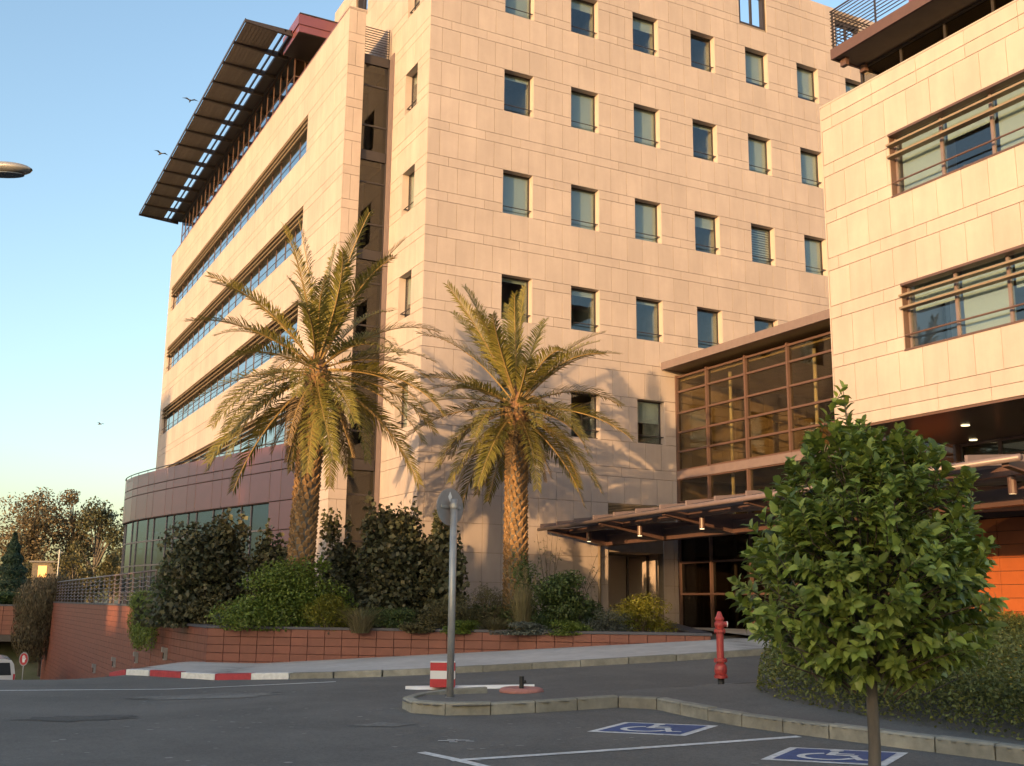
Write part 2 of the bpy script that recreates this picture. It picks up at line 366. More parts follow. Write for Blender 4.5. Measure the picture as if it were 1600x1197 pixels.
def badge(cu, cd_, su, sd, label):
    a, b = Vector(su), Vector(sd)                     # half axes in (u,d)
    def pt(s, t, z): 
        q = Vector((cu, cd_)) + a*s + b*t; return UD(q.x, q.y, H(q.x, q.y)+z)
    root = thing('accessible_parking_badge', label, 'road marking', pt(0,0,0), 'blue parking badges')
    Mi = T(*(-root.location))
    def sheet(name, polys, z, m, par):
        mb = MB()
        for pl in polys:
            mb.add([pt(s, t, z) for s, t in pl], [tuple(range(len(pl)))])
        return mb.build(name, m, par, Mi)
    sheet('white_border', [[(-1,-1),(1,-1),(1,1),(-1,1)]], .005, M['paint'], root)
    sheet('blue_field', [[(-.84,-.84),(.84,-.84),(.84,.84),(-.84,.84)]], .009, M['blue'], root)
    ring = []
    n = 22
    for k in range(n):                                # open wheel ring
        a0 = R_(20 + 235*k/n + 90); a1 = R_(20 + 235*(k+1)/n + 90)
        ring.append([(-.08+.50*math.cos(a0), -.22+.50*math.sin(a0)), (-.08+.37*math.cos(a0), -.22+.37*math.sin(a0)), (-.08+.37*math.cos(a1), -.22+.37*math.sin(a1)), (-.08+.50*math.cos(a1), -.22+.50*math.sin(a1))])
    head = [(-.12+.12*math.cos(2*math.pi*k/12), .66+.12*math.sin(2*math.pi*k/12)) for k in range(12)]
    body = [[(-.18,.50),(-.04,.50),(-.02,-.02),(-.16,-.02)], [(-.04,.30),(.26,.30),(.26,.19),(-.04,.19)],
            [(-.02,.10),(.36,.10),(.36,-.03),(-.02,-.03)], [(.24,-.03),(.36,-.03),(.58,-.52),(.46,-.56)], [(.46,-.56),(.52,-.45),(.72,-.40),(.74,-.50)]]
    sheet('wheelchair_symbol', ring + [head] + body, .013, M['paint'], root)
badge(1.72, 13.35, (.54,-.20), (.26,.38), 'blue wheelchair badge painted on asphalt nearer the striped block')
badge(3.30, 11.42, (.56,-.18), (.24,.36), 'blue wheelchair badge painted on asphalt beside the clipped tree trunk')
mb = MB()
for (u, d, w, l) in [(-.68,12.55,.20,.05),(-.60,12.45,.10,.05),(-.50,12.58,.16,.05),(-.62,12.63,.12,.04),(-.42,12.5,.1,.035)]:
    mb.add([UD(u-w/2,d-l/2,H(u,d)+.007),UD(u+w/2,d-l/3,H(u,d)+.007),UD(u+w*.4,d+l/2,H(u,d)+.007),UD(u-w*.45,d+l*.4,H(u,d)+.007)], [(0,1,2,3)])
mb.build('worn_painted_scrap', M['paint'], label='small worn scrap of white paint left of the blue badges', cat='road marking')
for u, d, r, lab in [(-5.0,18.6,.85,'pale worn asphalt patch near the striped kerb'),(-5.9,15.3,.6,'dark oval asphalt repair patch on the left road'),(-1.6,14.0,.28,'small pale cement spill on the road left of the kerb nose'),(3.4,17.6,.45,'pale cement spill around the hydrant foot')]:
    pal = 'dark' not in lab; poly = [UD(u, d, H(u,d)+(.006 if u < 2 else .010+isl_z(u,d)))]
    for k in range(22):
        a = 2*math.pi*k/22; rr = r*random.uniform(.55,1.1); q = (u+1.6*rr*math.cos(a), d+.75*rr*math.sin(a)); poly.append(UD(q[0], q[1], H(*q)+(.006 if u < 2 else .010+isl_z(*q))))
    b = MB(); b.add(poly, [(0,1+k,1+(k+1) % 22) for k in range(22)]); b.build('asphalt_patch', mat('patch', (.165,.16,.15) if pal else (.085,.082,.078), .9, .35, 16, .3, 120, stain=.3), label=lab, cat='patch')

b = MB()
for k in range(150):
    cu_, cd0 = random.choice(((-4.6,18.3),(-5.2,15.0),(-3.2,14.2),(-2.2,15.6),(-4.0,12.0),(0.0,13.6),(1.2,12.2)))
    u = cu_+random.gauss(0,1.1); d = cd0+random.gauss(0,.8); w = random.uniform(.012,.06); l = w*random.uniform(.4,1.0); n_ = 6; ph = random.random()
    if u > -.9 and d > 14.4: continue
    b.add([UD(u+w*math.cos(ph+6.283*q/n_)*random.uniform(.6,1), d+l*math.sin(ph+6.283*q/n_)*random.uniform(.6,1), H(u,d)+.005) for q in range(n_)], [tuple(range(n_))])
b.build('road_flecks', mat('pale_fleck', (.26,.25,.235), .9, .3, 30), label='pale chips and paint flecks scattered over the asphalt', cat='flecks', kind='stuff')

# ------------------------------------------------------------------ facade kit (local frame: x right, y into the wall, z up)
FRONT = Matrix.Identity(4)
LEFTF = Matrix.Rotation(-math.pi/2, 4, 'Z')            # wall that faces -X
_pc = {}
def panel_mesh(w, h, t, m, ch=.004):
    k = (round(w, 3), round(h, 3), t, m.name)
    if k not in _pc:
        b = MB(); x, z = w/2, h/2
        b.add([(-x,t,-z),(x,t,-z),(x,t,z),(-x,t,z),(-x,ch,-z),(x,ch,-z),(x,ch,z),(-x,ch,z),(-x+ch,0,-z+ch),(x-ch,0,-z+ch),(x-ch,0,z-ch),(-x+ch,0,z-ch)],
              [(8,9,10,11),(4,5,9,8),(5,6,10,9),(6,7,11,10),(7,4,8,11),(0,1,5,4),(1,2,6,5),(2,3,7,6),(3,0,4,7)])
        _pc[k] = b.mesh('panel', m)
    return _pc[k]
class Panels:
    def __init__(s, root, name, stuffname, m, t=.03, gap=.012): s.root, s.name, s.sn, s.m, s.t, s.gap, s.L = root, name, stuffname, m, t, gap, []
    def add(s, Mx, x0, x1, z0, z1, y=0.0):
        g = s.gap/2
        if x1-x0 < .05 or z1-z0 < .05: return
        s.L.append((Mx @ T((x0+x1)/2, y, (z0+z1)/2), x1-x0-2*g, z1-z0-2*g))
    def finish(s, limit=300):
        base = s.root.matrix_basis
        def size(e):
            p = base @ e[0].translation; v = p - CAM; q = v.dot(Vector(FW)); 
            if q < 1: return 0
            px, py = v.dot(Vector(RT))/q, v.dot(Vector(DN))/q
            if abs(px) > .50 or abs(py) > .38: return e[1]*e[2]/v.length_squared*.01
            return e[1]*e[2]/v.length_squared
        s.L.sort(key=size, reverse=True)
        for Mx, w, h in s.L[:limit]: obj(s.name, panel_mesh(w, h, s.t, s.m), s.root, Mx @ T(0, random.uniform(-.0015,.0015), 0))
        rest = s.L[limit:]
        if rest:
            b = MB()
            for Mx, w, h in rest:
                me = panel_mesh(w, h, s.t, s.m); b.add([Mx @ v.co for v in me.vertices], [tuple(p.vertices) for p in me.polygons])
            b.build(s.sn, s.m, s.root, kind='stuff')
def cut(x0, x1, z0, z1, ops):
    segs = [(x0, x1)]
    for (a, b, c, d) in ops:
        if d > z0+.02 and c < z1-.02:
            n = []
            for s, e in segs:
                if b <= s or a >= e: n.append((s, e)); continue
                if a > s: n.append((s, a))
                if b < e: n.append((b, e))
            segs = n
    return segs
def clad(P, Mx, x0, x1, courses, ops, tw, off=0.0):
    """courses: (z0,z1,kind) kind 0 = tall panels, 1 = long low panels"""
    for ci, (z0, z1, kind) in enumerate(courses):
        w = tw*(2 if kind else 1); o = off + (tw*.5 if kind else 0)
        k0 = math.floor((x0-o)/w); x = o + k0*w
        while x < x1 - 1e-6:
            a, b = max(x, x0), min(x+w, x1)
            if b-a > .02:
                for s, e in cut(a, b, z0, z1, ops): P.add(Mx, s, e, z0, z1)
            x += w
def backing(root, Mx, x0, x1, z0, z1, ops, t0, t1, m, name='wall_core'):
    zs = sorted({z0, z1} | {min(max(z, z0), z1) for o in ops for z in o[2:]}); b = MB()
    for a, c in zip(zs[:-1], zs[1:]):
        if c-a < 1e-4: continue
        for s, e in cut(x0, x1, a, c, ops): b.box(s, e, t0, t1, a, c)
    return b.build(name, m, root, Mx)
def frame_rect(x0, x1, z0, z1, y0, y1, w):
    b = MB(); b.box(x0, x0+w, y0, y1, z0, z1); b.box(x1-w, x1, y0, y1, z0, z1); b.box(x0+w, x1-w, y0, y1, z0, z0+w); b.box(x0+w, x1-w, y0, y1, z1-w, z1); return b
_wc = {}
def window(root, Mx, x0, z0, w, h, blind, depth=.26, half=None, slatted=False):
    """punched window: dark frame, pane, stone reveals, guard rail, blind and the room behind"""
    def cached(key, fn, m, sm_=False):
        k = (key, round(w,3), round(h,3), depth)
        if k not in _wc: _wc[k] = fn().mesh(key, m, sm_)
        return _wc[k]
    Mw = Mx @ T(x0, 0, z0)
    fr = obj('window', cached('window', lambda: frame_rect(0, w, 0, h, depth, depth+.06, .045), M['dark']), root, Mw)
    obj('pane', cached('pane', lambda: MB().box(.045, w-.045, depth+.02, depth+.03, .045, h-.045), M['glass']), fr)
    def rev():
        b = MB(); e = .004; b.box(-.02, e, .004, depth+.1, e, h-e); b.box(w-e, w+.02, .004, depth+.1, e, h-e); b.box(-.02, w+.02, .004, depth+.1, h-e, h+.02); b.box(-.02, w+.02, .004, depth+.1, -.02, e); return b
    obj('reveal', cached('reveal', rev, M['stone_r']), fr)
    def rail():
        b = MB(); b.tube([(-.0, .10, .30), (w+.0, .10, .30)], .018, 6); b.box(.05, .08, .09, depth, .28, .31); b.box(w-.08, w-.05, .09, depth, .28, .31); b.box(0, w, .17, depth, .03, .06); return b
    obj('guard_rail', cached('guard_rail', rail, M['dark']), fr)
    def room():
        b = MB(); a = .35; d = depth+.12; e = depth+1.6
        b.box(-a, 0-.031, d, e, -.5, h+.3); b.box(w+.031, w+a, d, e, -.5, h+.3); b.box(-a, w+a, e, e+.05, -.5, h+.3); b.box(-.03, w+.03, d, e, -.5, -.45); b.box(-.03, w+.03, d, e, h+.25, h+.3); return b
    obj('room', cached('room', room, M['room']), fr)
    if blind > .02:
        if slatted:
            b = MB(); n = 16; hh = h*blind
            for i in range(n):
                z = h-hh + hh*i/n; b.add([(.03,depth+.09,z),(w-.03,depth+.09,z),(w-.03,depth+.13,z+hh/n*.8),(.03,depth+.13,z+hh/n*.8)], [(0,1,2,3)])
            b.build('blind', M['blind'], fr)
        else:
            MB().box(.03, w-.03, depth+.10, depth+.108, h*(1-blind), h-.01).build('blind', M['blind'], fr)
    return fr

# ------------------------------------------------------------------ the tall stone block with punched windows
tower = thing('office_tower', 'tall cream stone block with square windows in rows above the entrance canopy', 'building', (0,0,0))
MOD, NAR, NB0 = 1.282, .34, 18.85
cour = []
z = NB0 - MOD*10
while z < 27.5:
    for a, b, k in ((z, z+NAR, 1), (z+NAR, z+MOD, 0)):
        if a < 27.5: cour.append((a, min(b, 27.52), k))
    z += MOD
zl = cour[0][0]; low = []
while zl > .8: low.append((max(zl-.94, .3), zl, 0)); zl -= .94
WIN = []; WC = []
for k in range(8):
    for j in range(5):
        if j == 0 and k > 2: continue
        WIN.append((2.93 + 2.79*k, NB0 - MOD*9 + j*3*MOD, 1.2, MOD+NAR)); WC.append((k, j))
ops = [(x, x+w, z, z+h) for x, z, w, h in WIN]
ops_top = [(13.85,15.3,25.35,27.0),(19.22,20.7,25.35,27.0),(8.4,9.85,25.35,27.0),(2.9,4.35,25.35,27.0)]
niche = [(7.24,9.56,.3,3.40)]; grille = [(7.25,10.13,4.60,5.07)]
allops = ops + ops_top + niche + grille
P = Panels(tower, 'stone_panel', 'stone_panel_field', M['stone'])
clad(P, FRONT, 0.0, 26.0, cour, allops, .6975, .47-.6975*.0)
clad(P, FRONT, 0.0, 10.26, low, allops, .6975, .25)
backing(tower, FRONT, .033, 26.0, .2, 27.5, allops, .0305, .36, M['joint'])
blinds = {(0,4):.95,(1,4):.25,(2,4):.3,(3,4):.0,(4,4):.8,(5,4):.8,(0,3):.12,(1,3):.95,(2,3):.97,(3,3):.1,(4,3):.95,(5,3):.97,(0,2):.97,(1,2):.97,(2,2):.97,(3,2):.3,(4,2):1.0,(5,2):.97,(0,1):.1,(1,1):.15,(2,1):.1,(3,1):.0,(4,1):.0,(2,0):.5}
for (x, z, w, h), c in zip(WIN, WC): window(tower, FRONT, x, z, w, h, blinds.get(c, random.choice((0,.3,.95))), slatted=c in ((4,2),))
# side wall that faces the road on the left
sops = [(-2.2,-1.05,NB0 - MOD*9 + j*3*MOD, NB0 - MOD*9 + j*3*MOD + MOD+NAR) for j in range(5)]
sop_top = [(-8.2,-6.7,25.5,27.1)]
SIDE = LEFTF
clad(P, SIDE, -11.1, -.032, cour, sops + sop_top, .6975, .0)
clad(P, SIDE, -3.75, -.032, low, [], .6975, .3)
backing(tower, SIDE, -11.1, -.365, .2, 27.5, sops + sop_top, .0305, .36, M['joint'])
for j, o in enumerate(sops): window(tower, SIDE, o[0], o[2], o[1]-o[0], o[3]-o[2], (.9,.6,.9,.2,.5)[j])
for Mx, L in ((FRONT, ops_top), (SIDE, sop_top)):
    for (a, b, c, d) in L:
        f = frame_rect(a, b, c, d, .08, .30, .13); f.box((a+b)/2-.04, (a+b)/2+.04, .1, .2, c+.13, d-.13); f.build('parapet_opening_frame', M['dark'], tower, Mx)
MB().box(.3, 26, .4, 11.1, 24.8, 25.0).build('roof', M['plaster'], tower)
MB().box(.37, 26, 10.9, 11.1, .2, 24.8).build('rear_wall', M['plaster'], tower)
b = MB(); b.box(7.25, 10.13, .02, .06, grille[0][2], grille[0][2]+.04); b.box(7.25, 10.13, .02, .06, grille[0][3]-.04, grille[0][3])
for k in range(7): b.box(7.27, 10.11, .05, .09, grille[0][2]+.06+k*.055, grille[0][2]+.085+k*.055)
b.build('vent_grille', M['fin'], tower)
MB().box(7.25,10.13,.2,.25,grille[0][2],grille[0][3]).build('vent_backing', M['roomdark'], tower)
b = MB(); b.box(7.0,7.24,.37,2.4,.2,3.9); b.box(9.56,10.2,.37,2.4,.2,3.9); b.box(7.0,10.2,2.4,2.5,.2,3.9); b.box(7.24,9.56,.37,2.4,3.4,3.9); b.build('niche', M['stone_r'], tower)
b = frame_rect(7.26,9.54,.6,3.38,.9,.98,.06); b.box(8.6,8.66,.9,.98,.66,3.32); b.build('niche_glazing', M['dark'], tower)
MB().tube([(6.78,-.12,.6),(6.78,-.12,3.75)], .05, 8).build('downpipe', M['fin'], tower, smooth=True)
MB().tube([(9.35,.15,.6),(9.35,.15,3.2)], .04, 8).build('downpipe', M['fin'], tower, smooth=True)
P.finish(300)

# ------------------------------------------------------------------ the long wing on the left with strip windows
wing = thing('office_wing', 'long cream stone wing with ribbon windows and rooftop sunshade behind the taller palm', 'building', (-1.78,3.56,0))
P = Panels(wing, 'stone_panel', 'stone_panel_field', M['stone'])
wc = []; z = 22.06 - 1.31*17
while z < 23.4:
    for a, b_, k in ((z, z+.35, 1), (z+.35, z+1.31, 0)):
        if a < 23.4: wc.append((max(a,.3), min(b_, 23.42), k))
    z += 1.31
strips = [(-33.4,-4.78, 19.44-3.93*k, 21.10-3.93*k) for k in range(4)]
clad(P, LEFTF, -34.3, -.0, wc, strips, .6975, 0)
clad(P, FRONT, .032, .66, wc, [], .3488*2, .0+.31)
clad(P, Matrix.Rotation(math.pi/2, 4, 'Z') @ T(0, -.66, 0), 0.032, .8, wc, [], .8, 0)
backing(wing, LEFTF, -34.3, -.033, .2, 23.4, strips, .0305, .36, M['joint'])
MB().box(.033, .628, .0305, .8, .2, 23.38).build('pier_core', M['joint'], wing)
MB().box(-.02, .67, -.01, .36, 23.42, 23.47).build('pier_cap', M['stone_r'], wing)
MB().box(-.01, .38, .36, 34.32, 23.42, 23.46).build('parapet_cap', M['burg'], wing)
MB().box(.36, 12, 33.9, 34.3, .2, 23.3).build('end_wall', M['plaster'], wing)
MB().box(.37, 1.77, 7.6, 33.9, 22.6, 22.8).build('roof', M['plaster'], wing)
for (x0, x1, z0, z1) in strips:
    fr = frame_rect(x0, x1, z0, z1, .13, .21, .05); n = 20; w = (x1-x0-.12)/n
    for k in range(1, n): fr.box(x0+.06+w*k-.018, x0+.06+w*k+.018, .145, .20, z0+.05, z1-.05)
    fr = fr.build('ribbon_window', M['brown'], wing, LEFTF)
    pm = MB().box(-w/2+.018, w/2-.018, .165, .175, z0+.05, z1-.05).mesh('pane', M['glasss'])
    for k in range(n): obj('pane', pm, fr, T(x0+.06+w*(k+.5), random.uniform(-.003,.003), 0))
    for q, zz in enumerate((z1-.08, z1-.30, z1-.52)):
        f = MB(); f.add([(x0,-.04,zz-.05),(x1,-.04,zz-.05),(x1,-.01,zz-.09),(x0,-.01,zz-.09),(x0,.10,zz+.04),(x1,.10,zz+.04),(x1,.11,zz+.0),(x0,.11,zz+.0)], [(0,1,5,4),(3,7,6,2),(0,3,2,1),(4,5,6,7),(0,4,7,3),(1,2,6,5)])
        f.build('louvre_fin', M['fin'], fr)
    MB().tube([(x0,.03,z0+.34),(x1,.03,z0+.34)], .016, 6).build('guard_rail', M['dark'], fr)
    MB().box(x0,x1,.37,.38,z0-.2,z1+.2).build('blind', M['blind'], fr) if z0 > 14 else None
    b = MB(); b.box(x0,x1,2.2,2.25,z0-.6,z1+.4); b.box(x0,x1,.36,2.2,z0-.65,z0-.6); b.box(x0,x1,.36,2.2,z1+.4,z1+.45); b.build('room', M['room'], fr)
    b = MB(); b.box(x0,x1,.033,.26,z1-.004,z1+.03); b.box(x0,x1,.033,.26,z0-.03,z0+.004); b.box(x0-.03,x0+.004,.033,.26,z0+.004,z1-.004); b.box(x1-.004,x1+.03,.033,.26,z0+.004,z1-.004); b.build('reveal', M['stone_r'], fr)
# stair glazing between pier and tower
gx0, gx1, gy = .66, 1.78, .22
bands = [(21.43-3.83*k, 21.80-3.83*k) for k in range(6)]
b = MB(); b.box(gx0,gx0+.05,gy-.03,gy+.06,1,21.8); b.box(gx1-.09,gx1-.02,gy-.03,gy+.06,1,21.8); st = []
for k, (a, c) in enumerate(bands):
    b.box(gx0+.05,gx1-.09,gy-.05,gy+.06,a,c); top = a; bot = bands[k+1][1] if k < 5 else 1.0
    tz = [bot, bot+1.0, top-.86, top]
    for q in tz[1:-1]: b.box(gx0+.05,gx1-.09,gy-.02,gy+.05,q-.03,q+.03)
    st += [(tz[i]+.03, tz[i+1]-.03) for i in range(3)]
sg = b.build('stair_glazing', M['dark'], wing)
for a, c in st:
    if c > a: MB().box(gx0+.05,gx1-.09,gy+.01,gy+.02,a,c).build('pane', M['glassst'], sg)
b = MB(); b.box(gx0,gx1,2.6,2.65,0,21.8); b.box(gx0-.02,gx0-.0,.8,2.6,0,21.8); b.box(gx1-.02,gx1-.015,.3,2.6,0,21.8); b.build('stairwell', M['room'], sg)
for k in range(6):
    zz = bands[k][1]-.35; b = MB(); b.box(gx0,gx1-.02,.8,2.6,zz,zz+.3); b.build('landing', M['wood'], sg)
MB().box(1.74,1.778,-.22,.19,1,21.9).build('jamb', M['mauve'], wing)
b = MB()
for k in range(11): b.box(gx0+.02,gx1-.1,.12,.15,21.86+k*.10,21.885+k*.10)
for xx in (gx0+.02, gx1-.12): b.box(xx,xx+.03,.15,.18,21.8,23.0)
b.build('louvre_railing', M['dark'], wing)
# penthouse, fascia and sunshade (coordinates relative to the wing's base)
px_, py0, py1 = .42, 8.9, 34.0
b = MB(); n = 22; step = (py1-py0)/n
for k in range(n+1): b.box(px_+.01,px_+.07,py0+k*step-.018,py0+k*step+.018,23.4,25.9)
for zz in (23.5,24.75,25.85): b.box(px_+.015,px_+.065,py0,py1,zz-.018,zz+.018)
for xx in (.9,1.35): b.box(xx,xx+.06,py0-.04,py0+.04,23.4,25.9)
for zz in (24.75,): b.box(px_+.05,1.75,py0-.03,py0+.03,zz-.03,zz+.03)
ph = b.build('penthouse_glazing', M['brown'], wing)
pmA = MB().box(px_+.035,px_+.045,-step/2+.03,step/2-.03,24.78,25.82).mesh('pane', M['glasss']); pmB = MB().box(px_+.035,px_+.045,-step/2+.03,step/2-.03,23.53,24.72).mesh('pane', M['glasss'])
for k in range(n):
    for m_ in (pmA, pmB): obj('pane', m_, ph, T(0, py0+(k+.5)*step, 0))
MB().box(px_+.08,1.75,py0,py0+.02,23.4,25.55).build('pane', M['glassd'], ph)
b = MB(); b.box(2.6,2.7,py0,py1,23,25.6); b.box(px_,2.6,py0,py1,22.81,23.0); b.build('room', M['wood'], ph)
b = MB(); b.box(-.15,10,6.45,8.9,25.95,26.42); b.box(.30,10,8.9,34.6,25.95,26.42); b.box(-.10,10,6.5,8.9,25.62,25.949); b.build('roof_fascia', M['burg'], wing)
b = MB(); b.box(.31,.42,8.95,34.5,25.90,25.948); b.box(-.09,10,6.55,8.85,25.60,25.619); b.build('roof_soffit', M['dark'], wing)
MB().box(-.12,10,6.42,8.93,26.42,26.47).build('roof_edge', M['dark'], wing)
be = [7.5 + 2.09*k for k in range(14)]; ox = -2.17
for k in range(13):
    a, c = be[k]+.07, be[k+1]-.07; b = MB(); ns = 9; ww = 1.46/ns
    for q in range(ns):
        x = ox+.06 + q*ww; b.add([(x,a,26.03),(x+ww-.002,a,26.045),(x+ww-.002,c,26.045),(x,c,26.03),(x,a,26.08),(x+ww-.002,a,26.08),(x+ww-.002,c,26.08),(x,c,26.08)], [(0,3,2,1),(4,5,6,7),(0,1,5,4),(2,3,7,6),(1,2,6,5),(3,0,4,7)])
    b.build('sunshade_panel', M['shade'], wing)
for k in range(14):
    y = be[k]; b = MB(); b.add([(ox,y-.06,25.98),(ox,y+.06,25.98),(.29,y+.06,25.80),(.29,y-.06,25.80),(ox,y-.06,26.095),(ox,y+.06,26.095),(.29,y+.06,26.095),(.29,y-.06,26.095)], [(0,1,2,3),(7,6,5,4),(0,4,5,1),(1,5,6,2),(2,6,7,3),(3,7,4,0)]); b.build('sunshade_beam', M['dark'], wing)
for nm, x0, x1, z0, z1 in (('sunshade_edge',ox-.04,ox-.001,25.98,26.12),('sunshade_rail',-.46,-.40,25.96,26.08),('sunshade_gutter',-.20,.299,25.96,26.1)):
    MB().box(x0,x1,be[0]-.06,be[-1]+.06,z0,z1).build(nm, M['dark'], wing)
P.finish(300)

# ------------------------------------------------------------------ curved burgundy podium
pod = thing('curved_podium', 'low curved podium with burgundy metal panels above a glazed band', 'building', (-1.8,5.0,0))
pl = smooth_poly([(-1.79,29.5),(-3.2,28.9),(-4.7,27.2),(-5.35,25.2),(-5.5,23.0),(-5.15,20.0),(-4.3,15.3),(-3.25,11.0),(-1.82,5.05)], 3)
Lp = [0]
for a, b_ in zip(pl[:-1], pl[1:]): Lp.append(Lp[-1]+(b_-a).length)
def podpt(s):
    i = max(j for j in range(len(Lp)) if Lp[j] <= s+1e-9); i = min(i, len(pl)-2); t = (s-Lp[i])/(Lp[i+1]-Lp[i]); return pl[i].lerp(pl[i+1], t)
marks = [Lp[-1]]; k = 0
while marks[-1] > 8.2:
    marks.append(marks[-1] - (.82,1.55)[k % 2]); k += 1
while marks[-1] > .6: marks.append(marks[-1] - .62)
marks.append(0); marks = marks[::-1]
PP = Panels(pod, 'burgundy_panel', 'burgundy_panel_field', M['burg'], .03, .035)
Mi = T(1.8,-5.0,0); frame = MB(); corem = MB(); roofp = []; glz = None
glz = MB(); panes = []; blnd = []
ZW = 5.22
for a, b_ in zip(marks[:-1], marks[1:]):
    p, q = podpt(a), podpt(b_); d = (q-p); w = d.length; ang = math.atan2(d.y, d.x); Mx = Mi @ T(p.x, p.y, 0) @ Matrix.Rotation(ang, 4, 'Z')
    for z0, z1 in ((6.74,7.36),(6.38,6.74),(ZW,6.38)): PP.add(Mx, 0, w, z0, z1)
    if Lp[-1]-a < 3.4:
        for z0, z1 in ((4.15,ZW),(3.1,4.15),(1.6,3.1)): PP.add(Mx, 0, w, z0, z1)
        cz = 1.2
    else:
        cz = ZW-.02
        for zz in (4.2,3.12,1.9): glz.add([Mx @ Vector(v) for v in [(0,.10,zz-.035),(w,.10,zz-.035),(w,.18,zz-.035),(0,.18,zz-.035),(0,.10,zz+.035),(w,.10,zz+.035),(w,.18,zz+.035),(0,.18,zz+.035)]], [(0,3,2,1),(4,5,6,7),(0,1,5,4),(1,2,6,5),(2,3,7,6),(3,0,4,7)])
        glz.add([Mx @ Vector(v) for v in [(-.03,.10,1.2),(.03,.10,1.2),(.03,.18,1.2),(-.03,.18,1.2),(-.03,.10,ZW),(.03,.10,ZW),(.03,.18,ZW),(-.03,.18,ZW)]], [(0,3,2,1),(4,5,6,7),(0,1,5,4),(1,2,6,5),(2,3,7,6),(3,0,4,7)])
        panes.append((Mx, w)); 
        if Lp[-1]-a < 9.5: blnd.append((Mx, w))
    corem.add([Mx @ Vector(v) for v in [(0,.031,cz),(w,.031,cz),(w,.2,cz),(0,.2,cz),(0,.031,7.34),(w,.031,7.34),(w,.2,7.34),(0,.2,7.34)]], [(0,3,2,1),(4,5,6,7),(0,1,5,4),(1,2,6,5),(2,3,7,6),(3,0,4,7)])
PP.finish(300)
corem.build('podium_core', M['tjoint'], pod)
g = glz.build('podium_glazing', M['mauve'], pod)
for Mx, w in panes:
    for z0, z1 in ((4.235,ZW),(3.155,4.165),(1.935,3.085)): MB().box(.03,w-.03,.135,.145,z0,z1).build('pane', M['glassb'], g, Mx)
for Mx, w in blnd: MB().box(.0,w,.26,.27,1.9,ZW).build('blind', M['blind'], g, Mx)
b = MB(); n = len(pl)
b.add([(p.x+1.8,p.y-5,7.2) for p in pl] , [tuple(range(n))]); b.build('podium_roof', M['plaster'], pod)
rt = MB(); rt.tube([Mi @ Vector((podpt(s).x, podpt(s).y, 7.44)) for s in np.linspace(0, Lp[-1]-.05, 60)], .025, 6)
for s in np.linspace(.3, Lp[-1]-.3, 20): q = podpt(s); rt.tube([Mi @ Vector((q.x,q.y,7.3)), Mi @ Vector((q.x,q.y,7.45))], .012, 5)
rt.build('podium_top_rail', M['dark'], pod)
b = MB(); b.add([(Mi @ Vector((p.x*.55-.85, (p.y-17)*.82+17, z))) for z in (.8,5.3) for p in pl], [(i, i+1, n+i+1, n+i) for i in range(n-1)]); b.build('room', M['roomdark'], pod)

# ------------------------------------------------------------------ right wing on the near side
rw = thing('side_wing', 'overhanging cream stone wing with ribbon windows and orange ground floor at right', 'building', (6.1,-12.2,0))
P = Panels(rw, 'stone_panel', 'stone_panel_field', M['stone'])
rc = [(14.17,14.53,1)]
for k in range(7):
    nb = 13.84 - 1.27*k; rc.append((nb, nb+.33, 1))
    if k < 6: rc.append((nb-.94, nb, 0))
rc.append((5.93, 6.22, 1))
rst = [(2.2,13.0,11.30,12.90),(2.3,13.0,7.49,9.09)]
clad(P, LEFTF, .0, 13.0, rc, rst, .6975, .02)
backing(rw, LEFTF, .033, 13.0, 5.94, 14.5, rst, .0305, .36, M['joint'])
P.finish(300)
b = MB(); b.box(0,14,-.0,.03,5.95,14.5); b.build('rear_wall', M['stone_r'], rw)
MB().box(-.005,.40,-13,.03,14.53,14.57).build('parapet_cap', M['stone_r'], rw)
for (x0, x1, z0, z1) in rst:
    f = frame_rect(x0, x1, z0, z1, .20, .28, .05); n = 8; w = 1.37
    for k in range(1, n): f.box(x0+w*k-.035, x0+w*k+.035, .205, .275, z0+.05, z1-.05)
    f = f.build('ribbon_window', M['mauve'], rw, LEFTF)
    for k in range(n):
        a = x0+w*k+.035 if k else x0+.05; c = min(x0+w*(k+1)-.035, x1-.05)
        if c <= a: continue
        MB().box(a, c, .235, .245, z0+.05, z1-.05).build('pane', M['glass'], f)
        MB().box(a, c, .40, .41, z1-(1.62,.62,1.6,.75)[(k+(0 if z0 > 10 else 1)) % 4], z1).build('blind', M['blind'], f)
        MB().add([], [])
    for zz in (z1-.30, z1-.60): MB().box(x0, x1, -.10, .10, zz-.025, zz+.025).build('louvre_fin', M['fin'], f)
    b = MB(); b.tube([(x0,.05,z0+.36),(x1,.05,z0+.36)], .025, 6); b.box(x0, x1, -.01, .2, z0-.03, z0+.02); b.box(x0, x1, -.02, .2, z1-.05, z1+.01); b.build('guard_rail', M['brown'], f)
    b = MB(); b.box(x0-.03,x0+.004,.033,.28,z0+.02,z1-.05); b.build('reveal', M['brown'], f)
    b = MB(); b.box(x0,x1,2.4,2.45,z0-.6,z1+.4); b.box(x0,x1,.36,2.4,z0-.65,z0-.6); b.box(x0,x1,.36,2.4,z1+.4,z1+.45); b.build('room', M['room'], f)
sof = MB(); sof.box(.031,5.2,-13,-.0,5.88,5.935); sof.build('soffit', mat('bronze_soffit', (.10,.055,.04), .28, .08, 2, spec=.6), rw)
for (x, y) in ((1.85,-2.32),(3.9,-.85),(1.85,-5.6)):
    MB().lathe([(.10,-.012),(.10,.0)], 16, (x,y,5.875)).build('downlight', M['lamp'], rw)
XI = 4.18                                               # recessed ground floor wall
P = Panels(rw, 'orange_tile', 'orange_tile_field', M['tileor'], .025, .014); Mr = T(XI,0,0) @ LEFTF
cz = [(.55+.33*k, .55+.33*(k+1), 1) for k in range(10)]
clad(P, Mr, -.35, 13.0, cz, [], .45, 0)
